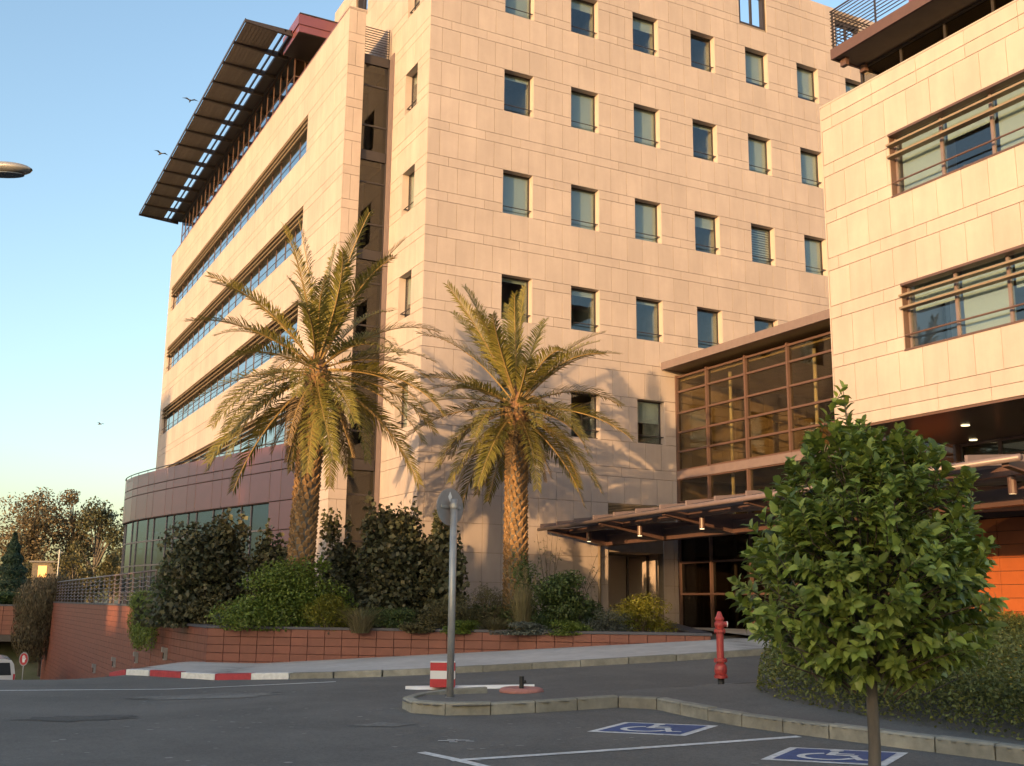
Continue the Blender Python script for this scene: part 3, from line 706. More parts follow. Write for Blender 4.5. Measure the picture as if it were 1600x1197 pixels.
clad(P, Mr, -1.4, .0, [(4.62+.33*k, 4.62+.33*(k+1), 1) for k in range(4)], [], .45, 0)
P.finish(300)
backing(rw, Mr, -1.4, 13.0, .4, 5.87, [(.12,13.0,4.62,5.87)], .0255, .3, M['tjoint'])
MB().box(-.35,13,-.06,.0,3.87,4.05).build('band', M['brown'], rw, Mr); MB().box(-.35,13,-.05,.0,4.06,4.6).build('band', M['dark'], rw, Mr)
f = frame_rect(.12,13.0,4.62,5.87,.05,.12,.07)
for k in range(1,8): f.box(.12+1.25*k-.05,.12+1.25*k+.05,.05,.12,4.69,5.80)
f.box(.19,12.9,.055,.11,5.42,5.47); f = f.build('clerestory_window', M['brown'], rw, Mr)
for k in range(8): MB().box(.12+1.25*k+.05,.12+1.25*(k+1)-.05,.08,.09,4.69,5.80).build('pane', M['glassd'], f)
b = MB(); b.box(.0,13,3.3,3.35,3.5,6.0); b.box(.0,13,.31,3.3,4.5,4.55); b.build('room', M['room'], f)
for k in range(3): MB().lathe([(.02,0),(.12,.05),(.14,.12)], 14, (1.6+2.2*k,1.6,5.15)).build('room_lamp', M['lamp'], f)
# set-back storey with balcony (relative to wing base)
b = frame_rect(0.12,13,14.0,15.98,0,.08,.07)
for k in range(1,10): b.box(.12+1.4*k-.03,.12+1.4*k+.03,0,.08,14.07,15.91)
sb = b.build('top_storey_glazing', M['dark'], rw, T(1.4,0,0) @ LEFTF)
for k in range(9): MB().box(.12+1.4*k+.03,.12+1.4*(k+1)-.03,.03,.04,14.07,15.91).build('pane', M['glassd'], sb)
MB().box(0,13,1.6,1.65,13.8,16).build('room', M['roomdark'], sb)
b = MB(); b.box(.36,6,-13,-.0,14.0,14.1); b.build('roof', M['plaster'], rw)
b = MB(); b.box(.45,9,-13,-.15,16.02,16.24); b.build('balcony_slab', mat('balcony_underside', (.17,.13,.10), .7, .08), rw)
b = MB(); b.box(.38,.449,-13,-.08,15.98,16.28); b.box(.45,9,-.149,-.08,15.98,16.28); b.build('balcony_edge', M['brown'], rw)
for yy in (-.4,): 
    for xx in (.6,1.30): MB().box(xx,xx+.12,yy,yy+.2,15.78,16.0).build('balcony_bracket', M['brown'], rw)
b = MB()
for k in range(10): b.box(.40,.425,-13,-.10,16.40+k*.10,16.418+k*.10); b.box(.43,2.6,-.125,-.10,16.40+k*.10,16.418+k*.10)
for k in range(9): b.box(.426,.46,-.16-1.5*k,-.12-1.5*k,16.26,17.38)
b.tube([(2.6,-.11,17.38),(.41,-.11,17.38),(.41,-13,17.38)], .025, 6); b.build('balcony_railing', M['dark'], rw)
P = Panels(rw, 'purple_panel', 'purple_panel_field', M['burg'], .03, .02); Mq = T(2.2,-1.2,0) @ LEFTF
for k in range(9):
    for z0, z1 in ((16.26,17.3),(17.3,18.4),(18.4,19.5)): P.add(Mq, 1.2*k, 1.2*(k+1), z0, z1)
P.finish(300); MB().box(2.235,8,-12,-1.22,16.25,19.5).build('penthouse_core', M['tjoint'], rw)

# ------------------------------------------------------------------ glazed link between tower and side wing
at = thing('glazed_link', 'brown framed glass link with thin roof between the two stone blocks', 'building', (10.28,0,0))
my = [.06] + [1.84+2.09*k for k in range(6)]
tzs = [9.87,9.31,8.52,7.8,7.09,6.41]; tz2 = [6.08,5.25,4.3,3.1,2.0,.8]
b = MB()
for y in my: b.box(y-.04,y+.04,-.10,.08,.7,9.95)
for zz in tzs + tz2: b.box(.02,12.2,-.06,.06,zz-.035,zz+.035)
fr = b.build('curtain_wall_frame', M['brown'], at, LEFTF)
MB().box(.02,12.2,-.11,.05,6.09,6.38).build('spandrel_band', M['mauve'], at, LEFTF)
yy = my + [12.2]
for a, c in zip(yy[:-1], yy[1:]):
    for Z in (tzs, tz2):
        for z1, z0 in zip(Z[:-1], Z[1:]): MB().box(a+.04,c-.04 if c < 12.1 else c,-.005,.005,z0+.035,z1-.035).build('pane', M['glassd'] if z1 > 5.2 else M['glassk'], fr, T(0, random.uniform(-.002,.002), 0))
b = MB(); b.add([(-.62,-12.2,10.12),(-.62,-.02,10.12),(9,-.02,10.0),(9,-12.2,10.0),(-.62,-12.2,10.36),(-.62,-.02,10.36),(9,-.02,10.36),(9,-12.2,10.36)], [(0,1,2,3),(7,6,5,4),(0,4,5,1),(1,5,6,2),(2,6,7,3),(3,7,4,0)]); b.build('roof', M['brown'], at)
MB().box(-.70,-.621,-12.2,.0,10.10,10.38).build('roof_edge', M['mauve'], at)
b = MB(); b.box(8.0,8.1,-12.2,0,6.2,10); b.box(.12,8,-12.19,-12.1,6.2,10); b.build('lobby_wall', M['wood'], at)
b = MB(); b.box(8.0,8.1,-12.2,0,.6,6.19); b.box(.12,8,-12.19,-12.1,.6,6.19); b.build('lobby_wall', M['roomdark'], at)  # darker copy of the upper wall, canopy shade put into its colour
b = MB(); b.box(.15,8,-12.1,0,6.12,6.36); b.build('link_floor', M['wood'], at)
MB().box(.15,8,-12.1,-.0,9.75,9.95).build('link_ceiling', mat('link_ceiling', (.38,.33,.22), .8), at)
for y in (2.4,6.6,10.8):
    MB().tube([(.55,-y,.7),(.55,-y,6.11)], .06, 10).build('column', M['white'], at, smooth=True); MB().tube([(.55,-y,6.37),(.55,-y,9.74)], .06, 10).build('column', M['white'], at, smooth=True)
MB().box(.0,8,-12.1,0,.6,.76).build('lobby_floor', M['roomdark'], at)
b = MB(); b.box(2.0,3.2,-7.5,-4.2,.77,1.8); b.build('reception_desk', M['brown'], at)
b = MB()
for k in range(4): b.tube([(.4+.0*k,-2.0-2.4*k,8.6),(3.5,-2.0-2.4*k,9.6)], .03, 5)
b.build('roof_strut', M['brown'], at)

# ------------------------------------------------------------------ entrance canopy
cp = thing('entrance_canopy', 'steel and glass entrance canopy with mauve front tube projecting over the doors', 'canopy', (10.28,-8,0))
Mc = T(-10.28,8,0)
P0, P1 = Vector((4.25,-.35,4.02)), Vector((2.0,-20.4,4.02))
MB().tube([P0, P1], .06, 10).build('front_tube', M['mauve'], cp, Mc, smooth=True)
nr = 15
for k in range(nr):
    p = P0.lerp(P1, (k+.15)/nr); q = Vector((10.15 if p.y > -12 else 10.2, p.y, 4.75)); b = MB()
    b.add([p+Vector((-.02,-.03,-.02)),p+Vector((-.02,.03,-.02)),q+Vector((0,.03,-.10)),q+Vector((0,-.03,-.10)),p+Vector((-.02,-.03,.17)),p+Vector((-.02,.03,.17)),q+Vector((0,.03,.12)),q+Vector((0,-.03,.12))], [(0,1,2,3),(7,6,5,4),(0,4,5,1),(1,5,6,2),(2,6,7,3),(3,7,4,0)])
    b.build('rib', M['mauve'], cp, Mc)
    if k < nr-1:
        p2 = P0.lerp(P1, (k+1.15)/nr); q2 = Vector((q.x, p2.y, 4.75)); e = Vector((0,-.03,.08)); e2 = Vector((0,.03,.08)); w = Vector((.12,0,.0))
        pts = [p+e+w, p2+e2+w, q2+e2, q+e]
        b = MB(); b.add(pts + [v+Vector((0,0,.012)) for v in pts], [(0,1,2,3),(7,6,5,4),(0,4,5,1),(1,5,6,2),(2,6,7,3),(3,7,4,0)]); b.build('roof_pane', M['glassb'], cp, Mc)
Q0, Q1 = Vector((6.7,-.3,3.72)), Vector((4.6,-20.3,3.72))
MB().bar(Q0, Q1, .22, .34).build('main_beam', M['brown'], cp, Mc)
MB().bar(Vector((9.3,-.3,4.15)), Vector((9.3,-20,4.15)), .2, .3).build('main_beam', M['brown'], cp, Mc)
MB().bar(P0.lerp(P1,.003)+Vector((.9,0,-.06)), P1+Vector((.9,0,-.06)), .08, .16).build('purlin', M['brown'], cp, Mc)
for k in range(6):
    t = .03 + k*.19; a = P0.lerp(P1, t); c = Q0.lerp(Q1, t); e = Vector((10.15, a.y, 3.95)); b = MB()
    wv = Vector((0,.07,0))
    b.add([a+wv+Vector((.1,0,-.10)), a-wv+Vector((.1,0,-.10)), c+wv+Vector((0,0,-.2)), c-wv+Vector((0,0,-.2)), e+wv, e-wv, a+wv+Vector((.1,0,.0)), a-wv+Vector((.1,0,.0)), c+wv+Vector((0,0,.35)), c-wv+Vector((0,0,.35)), e+wv+Vector((0,0,.5)), e-wv+Vector((0,0,.5))],
          [(0,1,3,2),(2,3,5,4),(6,8,9,7),(8,10,11,9),(0,2,8,6),(2,4,10,8),(1,7,9,3),(3,9,11,5),(0,6,7,1),(4,5,11,10)])
    b.build('bracket', M['brown'], cp, Mc)
for k in range(6):
    p = P0.lerp(P1, .10+.17*k) + Vector((.95,0,-.45)); b = MB(); b.lathe([(.075,0),(.075,.36),(.02,.37),(.02,.46)], 12, p); dl = b.build('hanging_spot', M['brown'], cp, Mc, smooth=False)
    MB().lathe([(.06,-.012),(.06,-.004)], 12, p).build('spot_lens', M['lamp'] if k in (0,1,2) else M['white'], dl)

# ------------------------------------------------------------------ planter, retaining wall, railing, bridge
A = Vector((-7.28,-4.34,0)); B = Vector((2.42,-11.71,0)); Cc = Vector((9.7,-.45,0))
ptop = .98
def tiled_wall(root, p, q, z1, zfun, label, tw=.43, ch=.195, limit=300, P=None):
    d = q-p; Lw = d.length; ang = math.atan2(d.y, d.x); Mx = T(*(-root.location)) @ T(p.x,p.y,0) @ Matrix.Rotation(ang,4,'Z')
    zmin = 1e9; z = z1-.05; k = 0
    gz = [zfun(*(p+d*(i/20)).xy) for i in range(21)]; zmin = min(gz)
    while z > zmin:
        x = 0.0
        while x < Lw:
            a, b_ = max(x,0), min(x+tw,Lw)
            if b_-a > .04:
                g = zfun(*(p+d*((a+b_)/2/Lw)).xy)
                if z > g+.02: P.add(Mx, a, b_, z-ch, z)
            x += tw
        z -= ch; k += 1
    MB().box(.026,Lw-.026,.0255,.30,zmin-.4,z1-.05).build('wall_core', M['tjoint'], root, Mx)
    MB().box(-.03,Lw+.03 if z1 < 1.1 else Lw,-.03,.36,z1-.05,z1+.01).build('coping', M['coping'], root, Mx)
pw = thing('planter_wall', 'low terracotta tiled planter wall with grey coping along the pavement', 'wall', (A.x,A.y,0))
P = Panels(pw, 'tile', 'tile_field', M['tile'], .025, .010)
gp = lambda x, y: HX(x,y)+.05
tiled_wall(pw, A, B, ptop, gp, '', P=P)
tiled_wall(pw, B, Cc, ptop, gp, '', P=P)
P.finish(300)
lw = thing('retaining_wall', 'long terracotta tiled retaining wall running down beside the ramp at left', 'wall', (A.x,A.y,0))
P = Panels(lw, 'tile', 'tile_field', M['tile'], .025, .010)
tiled_wall(lw, Vector((A.x+.0,3.2,0)), A + Vector((0,.005,0)), ptop-.002, HX, '', P=P)
tiled_wall(lw, Vector((A.x-.01,38.0,0)), Vector((A.x-.01,3.2,0)), 1.42, HX, '', P=P)
P.finish(300)
MB().box(-.36,0.02,7.54,7.6,.95,1.41).build('wall_end', M['tile'], lw, T(.36,0,0))
soilp = [(-7.0,3.3),(-7.0,-4.3),(2.4,-11.4),(9.4,-.5),(9.4,-.02),(0,-.02),(-1.75,3.5)]
b = MB(); b.add([(x,y,.86) for x,y in soilp], [tuple(range(len(soilp)))]); b.add([(-7.0,3.3,1.3),(-1.75,3.5,1.3),(-1.75,60,1.3),(-7.0,60,1.3)], [(0,1,2,3)]); b.build('planter_soil', M['soil'], kind='structure')
for k, (y, z) in enumerate(((.62,.09),(5.38,-.24),(10.02,-.62),(15.05,-1.12))):
    x = A.x
    root = thing('wall_light', ['small grey wall light nearest the corner of the terracotta wall','small grey wall light second from the wall corner','small grey wall light third from the wall corner','small grey wall light farthest down the ramp wall'][k], 'light', (x,y,z), 'wall lights along the ramp')
    b = MB(); b.box(-.10,0,-.07,.07,-.17,.17); b.box(-.16,-.10,-.075,.075,.05,.19); b.build('housing', M['galv'], root); MB().box(-.115,-.1001,-.05,.05,-.13,.04).build('lens', M['carglass'], root)
rl = thing('ramp_railing', 'metal railing with thin wavy rails on top of the left retaining wall', 'railing', (A.x+.15,4.0,1.43))
posts = [0.2+1.45*k for k in range(22)]
for y in posts: MB().box(-.02,.02,y-.03,y+.03,0,1.05).build('post', M['mauve'], rl)
MB().tube([(0,.0,1.08),(0,posts[-1]+.2,1.08)], .03, 8).build('top_rail', M['mauve'], rl, smooth=True)
for k in range(6):
    z = .13+.15*k; pts = []
    for a, c in zip(posts[:-1], posts[1:]):
        for t in np.linspace(0,1,7)[:-1]: pts.append((-.03, a+(c-a)*t, z+.05-.055*math.sin(math.pi*t)))
    MB().tube(pts, .014, 5).build('rail', M['mauve'], rl, smooth=True)
br = thing('ramp_bridge', 'terracotta parapet bridge crossing over the ramp at far left', 'bridge', tuple(UD(-30,66.5,0)), rz=math.atan2(RH.y,RH.x))
P = Panels(br, 'tile', 'tile_field', M['tile'], .03, .02)
for k in range(6):
    for j in range(26): P.add(FRONT, -22+.9*j, -22+.9*(j+1), -.55+.28*k, -.55+.28*(k+1))
P.finish(300)
MB().box(-22,2.2,.031,5,-.9,1.12).build('deck', M['tjoint'], br); MB().box(-22,2.2,-.05,.4,1.13,1.22).build('coping', M['coping'], br); MB().box(-22,2.2,-.02,5,-.95,-.56).build('beam', M['dark'], br)
MB().box(2.25,3.1,-.3,.4,-4.5,-.7).build('pier', M['coping'], br)

# ------------------------------------------------------------------ street objects
u0, d0 = -.83, 15.92; g0 = H(u0,d0)+.1
sg = thing('road_sign', 'round road sign seen from behind on a grey galvanised pole at the kerb nose', 'sign', tuple(UD(u0,d0,g0)), rz=math.atan2(RH.y,RH.x))
MB().tube([(0,0,-.1),(0,0,2.83)], .052, 14).build('pole', M['galv'], sg, smooth=True)
MB().lathe([(.09,0),(.09,.02),(.06,.03)], 14).build('pole_collar', M['galv'], sg)
ds_ = Matrix.Translation((-.065,.085,2.72)) @ Matrix.Rotation(R_(48),4,'Z') @ Matrix.Rotation(R_(90),4,'X')
MB().lathe([(.255,-.003),(.275,0),(.275,.006),(.255,.009)], 36).build('disc', M['signback'], sg, ds_)
b = MB(); b.add([(-.05,.15,.0105),(-.01,.07,.0105),(.03,.15,.0105),(-.01,.23,.0105)], [(0,1,2,3)]); b.build('sticker', M['white'], sg, ds_)
b = MB(); b.box(-.2,.2,-.02,.02,.010,.03); b.build('clamp', M['galv'], sg, ds_); MB().tube([(0,0,2.70),(0,0,2.76)], .062, 14).build('clamp_ring', M['galv'], sg)
u0, d0 = 3.31, 17.45; hy = thing('fire_hydrant', 'red fire hydrant standing on a black pipe by the drive', 'hydrant', tuple(UD(u0,d0,H(u0,d0)+.0)), rz=math.atan2(RH.y,RH.x)); hy.scale = (.95,.95,.93)
MB().tube([(0,0,-.1),(0,0,.16)], .055, 14).build('riser_pipe', M['black'], hy, smooth=True)
b = MB(); b.lathe([(.11,.155),(.11,.20),(.085,.205),(.10,.25),(.105,.30),(.095,.36),(.065,.40),(.06,.42),(.11,.425),(.11,.465),(.06,.47),(.06,.90),(.095,.905),(.095,.945),(.06,.95),(.065,.97),(.085,1.02),(.085,1.06),(.06,1.09),(.06,1.10),(.075,1.105),(.078,1.13),(.055,1.17),(.03,1.24),(.022,1.25)], 24); b.build('body', M['hyd'], hy, smooth=False)
b = MB(); b.tube([(.06,0,1.04),(.115,0,1.04)], .045, 14); b.build('outlet', M['hyd'], hy); MB().tube([(.116,0,1.04),(.13,0,1.04)], .048, 14).build('outlet_cap', M['white'], hy)
for z_, r_ in ((.415,.09),(.474,.09),(.895,.08),(.955,.08),(.21,.095)):
    b = MB()
    for k in range(8): a = k*math.pi/4+.2; b.lathe([(.011,-.008),(.011,.008)], 6, (r_*math.cos(a), r_*math.sin(a), z_))
    b.build('flange_bolts', M['hyd'], hy)
u0, d0 = -1.08, 18.35; sb_ = thing('striped_block', 'red and white striped plastic block behind the sign pole', 'barrier', tuple(UD(u0,d0,H(u0,d0)+.05)), rz=math.atan2(RH.y,RH.x))
for k in range(3): MB().box(-.2,.2,-.13,.13,.13*k+(.001 if k else 0),.13*(k+1)).build('stripe', M['red'] if k != 1 else M['white'], sb_)
MB().box(-.205,.205,-.135,.135,.39,.405).build('cap', M['white'], sb_)
ws = thing('white_divider', 'low white divider strip lying on the road under the striped block', 'divider', tuple(UD(-.7,18.4,H(-.7,18.4))))
pv = []
for (u, d, w) in ((-1.72,18.70,.03),(-1.5,18.62,.16),(-1.0,18.50,.17),(-.4,18.40,.12),(.1,18.32,.09),(.42,18.26,.05)): pv.append((u,d,w))
b = MB(); vs_ = []
for u, d, w in pv:
    for s_, h_ in ((-1,0),(-.7,.05),(.7,.05),(1,0)): vs_.append(UD(u, d+s_*w*.8, H(u,d)+h_))
b.add(vs_, [(4*i+j, 4*i+j+1, 4*i+j+5, 4*i+j+4) for i in range(5) for j in range(3)]); b.build('strip', M['white'], ws, T(*(-ws.location)))
u0, d0 = .19, 16.45; pd_ = thing('post_base', 'pink concrete ring with a black post stub on the kerb island', 'post base', tuple(UD(u0,d0,H(u0,d0)+.105)))
MB().lathe([(.31,0),(.33,.03),(.31,.07),(.26,.085),(.12,.075),(.10,.05)], 28).build('ring', M['pink'], pd_, smooth=True)
b = MB(); b.tube([(0,0,.04),(0,0,.24)], .035, 10); b.tube([(0,0,.15),(.06,-.03,.17)], .022, 8); b.build('stub', M['black'], pd_)
# lamp over the left edge
u0, d0, z0 = -8.42, 18.0, 8.92; lp = thing('street_lamp', 'oval grey street lamp head reaching in at the left edge', 'street lamp', tuple(UD(-11.3,18.3,0)), rz=math.atan2(RH.y,RH.x))
MB().tube([(0,0,0),(0,0,8.5),(.15,0,8.95),(.6,0,9.1),(1.75,0,9.12)], [.09,.06,.05,.04,.035], 10).build('pole', M['galv'], lp, smooth=True)
b = MB(); n1, n2 = 14, 18
for i in range(n1+1):
    t = i/n1; x = 1.68+.95*t; r = .24*math.sqrt(max(0,1-((t-.45)/.56)**2)) if abs(t-.45) < .56 else 0.012; r = max(r,.012)
    for k in range(n2):
        a = 2*math.pi*k/n2; zz = math.sin(a); b.v.append((x, r*math.cos(a), 9.14 + r*(.50*zz if zz > 0 else .42*zz)))
for i in range(n1):
    for k in range(n2): b.f.append((i*n2+k, i*n2+(k+1) % n2, (i+1)*n2+(k+1) % n2, (i+1)*n2+k))
b.build('lamp_head', M['galv'], lp, smooth=True)
b = MB(); b.prism([(2.15+.36*math.cos(2*math.pi*k/20), .15*math.sin(2*math.pi*k/20)) for k in range(20)], 9.03, 9.045); b.build('lamp_lens', M['carglass'], lp)
# ramp: no-entry hand sign and parked vehicle
u0, d0 = -20.4, 47.0; gz = H(u0,d0)
hs = thing('hand_sign', 'round red sign with a white hand standing down on the ramp', 'sign', tuple(UD(u0,d0,gz)), rz=math.atan2(RH.y,RH.x))
MB().tube([(0,0,0),(0,0,1.9)], .035, 8).build('pole', M['galv'], hs, smooth=True)
hs.scale = (.66,.66,.95)
FD = Matrix.Translation((0,-.05,1.62)) @ Matrix.Rotation(R_(90),4,'X')
MB().lathe([(.30,-.004),(.30,.004)], 28).build('white_rim', M['signback'], hs, FD); MB().lathe([(.25,.0045),(.25,.008)], 28).build('red_face', M['red'], hs, FD)
b = MB(); b.prism([(-.07,-.14),(.07,-.14),(.09,.0),(-.09,.0)], .009, .012)
for k in range(4): x = -.072+.048*k; b.prism([(x-.018,.0),(x+.018,.0),(x+.018,(.13,.17,.16,.11)[k]),(x-.018,(.13,.17,.16,.11)[k])], .009, .012)
b.prism([(.08,-.06),(.15,.03),(.12,.05),(.06,-.02)], .009, .012); b.build('hand_symbol', M['white'], hs, FD)
u0, d0 = -23.0, 50.0; van = thing('white_van', 'white van showing only its roof and window beyond the ramp crest at left', 'van', tuple(UD(u0,d0,H(u0,d0))), rz=math.atan2(RH.y,RH.x)+R_(27))
prof = [(-.86,.35),(.86,.35),(.90,.9),(.80,1.42),(.68,1.60),(.4,1.66),(-.4,1.66),(-.68,1.60),(-.80,1.42),(-.90,.9)]; n = len(prof); b = MB()
b.add([(x,0,z) for x,z in prof]+[(x,4.2,z) for x,z in prof], [tuple(range(n)), tuple(reversed(range(n,2*n)))]+[(i+n,(i+1) % n+n,(i+1) % n,i) for i in range(n)]); b.build('body', M['carpaint'], van)
b = MB(); b.add([(-.72,-.012,.95),(.72,-.012,.95),(.62,-.012,1.5),(-.62,-.012,1.5)], [(0,1,2,3)]); b.build('rear_window', M['carglass'], van)
for sx in (-1,1):
    for yy in (.7,3.4): MB().tube([(sx*.70,yy,.32),(sx*.90,yy,.32)], .32, 18).build('wheel', M['black'], van)
    MB().box(sx*.84-.04,sx*.84+.04,-.02,.0,.75,1.0).build('tail_light', M['red'], van)

# ------------------------------------------------------------------ vegetation kit
def rand_dirs(n):
    v = rng.normal(size=(n,3)); return v/np.linalg.norm(v, axis=1)[:,None]
def leaves(C_, N_, size, aspect, jit=.3, fold=.25, rot=None):
    """diamond leaves at C_, facing N_; returns V (4n,3), F (n,4)"""
    n = len(C_); L_ = size*(1 + jit*rng.uniform(-1,1,n))
    r = rand_dirs(n); t = r - N_*np.sum(r*N_,1)[:,None]; t /= np.linalg.norm(t,axis=1)[:,None] + 1e-9
    if rot is not None:
        t = t*(1-.8) + rot*.8; t = t - N_*np.sum(t*N_,1)[:,None]*.6; t /= np.linalg.norm(t,axis=1)[:,None] + 1e-9
    s = np.cross(N_, t); W = L_*aspect*.5
    base = C_ - t*(L_*.5)[:,None]; tip = C_ + t*(L_*.5)[:,None] - N_*(L_*.12)[:,None]
    l = C_ - t*(L_*.05)[:,None] + s*W[:,None] + N_*(W*fold)[:,None]; r_ = C_ - t*(L_*.05)[:,None] - s*W[:,None] + N_*(W*fold)[:,None]
    V = np.stack([base, r_, tip, l], 1).reshape(-1,3); F = np.arange(4*n).reshape(-1,4)
    return V, F
def cloud(n, blobs, shell=.35, flat=0.0):
    """points in ellipsoid blobs, biased to the outside; blobs: (cx,cy,cz,rx,ry,rz)"""
    B_ = np.array(blobs, float); w = B_[:,3]*B_[:,4] + B_[:,4]*B_[:,5] + B_[:,3]*B_[:,5]; idx = rng.choice(len(B_), n, p=w/w.sum())
    d = rand_dirs(n); r = rng.uniform(0,1,n)**shell; b = B_[idx]
    p = b[:,:3] + d*b[:,3:]*r[:,None]; nn = d/b[:,3:]; nn /= np.linalg.norm(nn,axis=1)[:,None]
    return p, nn
def norm(a): return a/(np.linalg.norm(a,axis=1)[:,None]+1e-9)
def shrub(name, label, cat, u, d, z, w, dp, h, m, n, size, aspect=.55, blobs=9, up=.5, stem=True, group=None, flowers=None, spiky=0.0, rough=.55):
    n = int(n*2.1); w *= 1.3; dp *= 1.15; blobs = int(blobs*1.5)
    loc = UD(u, d, z); root = thing(name, label, cat, tuple(loc), group)
    bl = []
    for k in range(blobs):
        a = random.uniform(0,6.28); rr = random.uniform(0,.62); zz = random.uniform(.12,.85)*h
        f = random.uniform(.30,.5)*(1.15 - .45*zz/h)
        bl.append((rr*w/2*math.cos(a)*(1.15-.5*zz/h), rr*dp/2*math.sin(a)*(1.15-.5*zz/h), zz, f*w*.62, f*dp*.62, f*h*.55))
    for k in range(int(spiky)):
        a = random.uniform(0,6.28); rr = random.uniform(0,.5)
        bl.append((rr*w/2*math.cos(a), rr*dp/2*math.sin(a), h*random.uniform(.76,.93), w*.055, dp*.055, h*.22))
    p, nn = cloud(n, bl, .4); p[:,2] = np.maximum(p[:,2], .03)
    N_ = norm(nn*rough + rand_dirs(n)*.7 + np.array([0,0,up])); V, F = leaves(p, N_, size, aspect)
    obj('foliage', npmesh('foliage', V, F, m), root)
    if stem:
        b = MB()
        for k in range(9):
            t = bl[k % len(bl)]; b.tube([(random.uniform(-.08,.08)*w, random.uniform(-.08,.08)*dp, -.05), (t[0]*.5+random.uniform(-.05,.05), t[1]*.5, t[2]*.5), (t[0],t[1],t[2]+t[5]*.6)], [.028,.018,.006], 5)
        b.build('stems', M['twig'], root)
    if flowers:
        k, fm, fs = flowers; p, nn = cloud(k, bl, .1); V, F = leaves(p + nn*.02, norm(nn + rand_dirs(k)*.3), fs, .9); obj('flowers', npmesh('flowers', V, F, fm), root)
    return root
def grass(name, label, u, d, z, r, h, n, m, plume=0, lean=.5, wd=.012):
    root = thing(name, label, 'grass', tuple(UD(u,d,z))); V = []; F = []
    for k in range(n):
        a = random.uniform(0,6.28); rr = r*.25*random.random(); hh = h*random.uniform(.55,1.05); ln = lean*random.uniform(.1,1)*r; x, y = rr*math.cos(a), rr*math.sin(a); a2 = a+random.uniform(-.5,.5); s = (-math.sin(a2)*wd/2, math.cos(a2)*wd/2); b0 = len(V)
        for t, wf in ((0,1),(.5,.9),(.82,.6),(1,.05)):
            px = x+math.cos(a2)*ln*t**2.0; py = y+math.sin(a2)*ln*t**2.0; pz = hh*(t-.22*t**3*lean)
            V += [(px+s[0]*wf,py+s[1]*wf,pz),(px-s[0]*wf,py-s[1]*wf,pz)]
        F += [(b0+2*i,b0+2*i+1,b0+2*i+3,b0+2*i+2) for i in range(3)]
    obj('blades', npmesh('blades', np.array(V), np.array(F), m), root)
    if plume:
        pts = []; nn = []
        for k in range(plume):
            a = random.uniform(0,6.28); rr = r*random.uniform(.05,.55); zc = h*random.uniform(.92,1.25)
            for q in range(40): t = random.random(); pts.append((rr*math.cos(a)+random.gauss(0,.018), rr*math.sin(a)+random.gauss(0,.018), zc-.26*t)); nn.append((random.gauss(0,1),random.gauss(0,1),.2))
        V, F = leaves(np.array(pts), norm(np.array(nn)), .05, .3); obj('plumes', npmesh('plumes', V, F, M['straw']), root)
    return root
Z = .87
shrub('flowering_shrub','dark green shrub dotted with white flowers at the left end of the planter','shrub',-9.35,30.9,1.0,1.35,1.4,2.0,M['deep'],4200,.085,.5,group=None,flowers=(14,M['wflower'],.11))
root = thing('trailing_shrub','trailing green shrub spilling over the corner of the retaining wall','shrub',(-7.55,2.6,1.2))
bl = [(-.0,random.uniform(-2.2,1.6),random.uniform(-.1,.4),.45,.7,.36) for _ in range(9)] + [(-.15,random.uniform(-1.4,1.4),random.uniform(-.95,-.1),.26,.5,.45) for _ in range(12)]
p, nn = cloud(13000, bl, .4); V, F = leaves(p, norm(nn*.6+rand_dirs(13000)*.7+np.array([-.3,0,.3])), .07, .4); obj('foliage', npmesh('foliage', V, F, M['lime']), root)
b = MB(); [b.tube([(.5,q*.4-1.2,-.1),(-.1,q*.4-1.2,.2),(-.22,q*.42-1.2,-.6)], [.012,.01,.004], 5) for q in range(8)]; b.build('stems', M['twig'], root)
shrub('round_leaf_shrub','tall dark shrub with round leaves in front of the podium windows','shrub',-8.1,30.0,.9,2.7,2.0,3.0,M['darkleaf'],4200,.135,.85,blobs=12,up=.2,spiky=6,group=None)
shrub('round_leaf_shrub','dark round-leaved shrub directly left of the taller palm trunk','shrub',-6.55,30.6,.9,1.9,1.5,2.65,M['darkleaf'],2600,.135,.85,blobs=9,up=.2,spiky=5)
shrub('round_leaf_shrub','tall dark round-leaved shrub between the pier and the sign pole','shrub',-3.05,29.4,Z,2.9,2.0,3.2,M['darkleaf'],4600,.135,.85,blobs=13,up=.2,spiky=7)
shrub('round_leaf_shrub','dark round-leaved shrub reaching right past the sign pole','shrub',-1.75,29.2,Z,1.5,1.4,3.15,M['darkleaf'],2100,.13,.85,blobs=7,up=.2,spiky=6)
shrub('round_leaf_shrub','dark round-leaved shrub just right of the taller palm trunk','shrub',-4.75,30.2,Z,1.6,1.3,2.9,M['darkleaf'],2300,.13,.85,blobs=8,up=.2,spiky=5)
shrub('lime_shrub','broad bright green shrub in front of the taller palm trunk','shrub',-5.55,27.35,Z,2.7,1.5,1.95,M['lime'],7000,.082,.6,blobs=14,up=.35)
shrub('golden_shrub','golden yellow shrub at the planter edge right of the taller palm','shrub',-4.3,26.9,Z,1.25,.9,1.0,M['gold'],2400,.075,.3,blobs=10,up=.8,group='golden shrubs')
shrub('golden_shrub','small golden shrub low at the left of the broad bright green shrub','shrub',-6.75,27.45,Z,.95,.7,.6,M['gold'],1300,.065,.3,blobs=7,up=.8,group='golden shrubs')
shrub('golden_shrub','golden green shrub at the right end of the planter by the entrance','shrub',3.35,28.2,Z,1.65,1.2,1.05,M['gold'],3400,.075,.3,blobs=12,up=.8,group='golden shrubs')
shrub('leafy_shrub','dense deep green shrub right of the shorter palm trunk','shrub',1.22,27.6,Z,1.75,1.3,1.6,M['deep'],4400,.08,.6,blobs=12,up=.35,flowers=(40,M['lime'],.06))
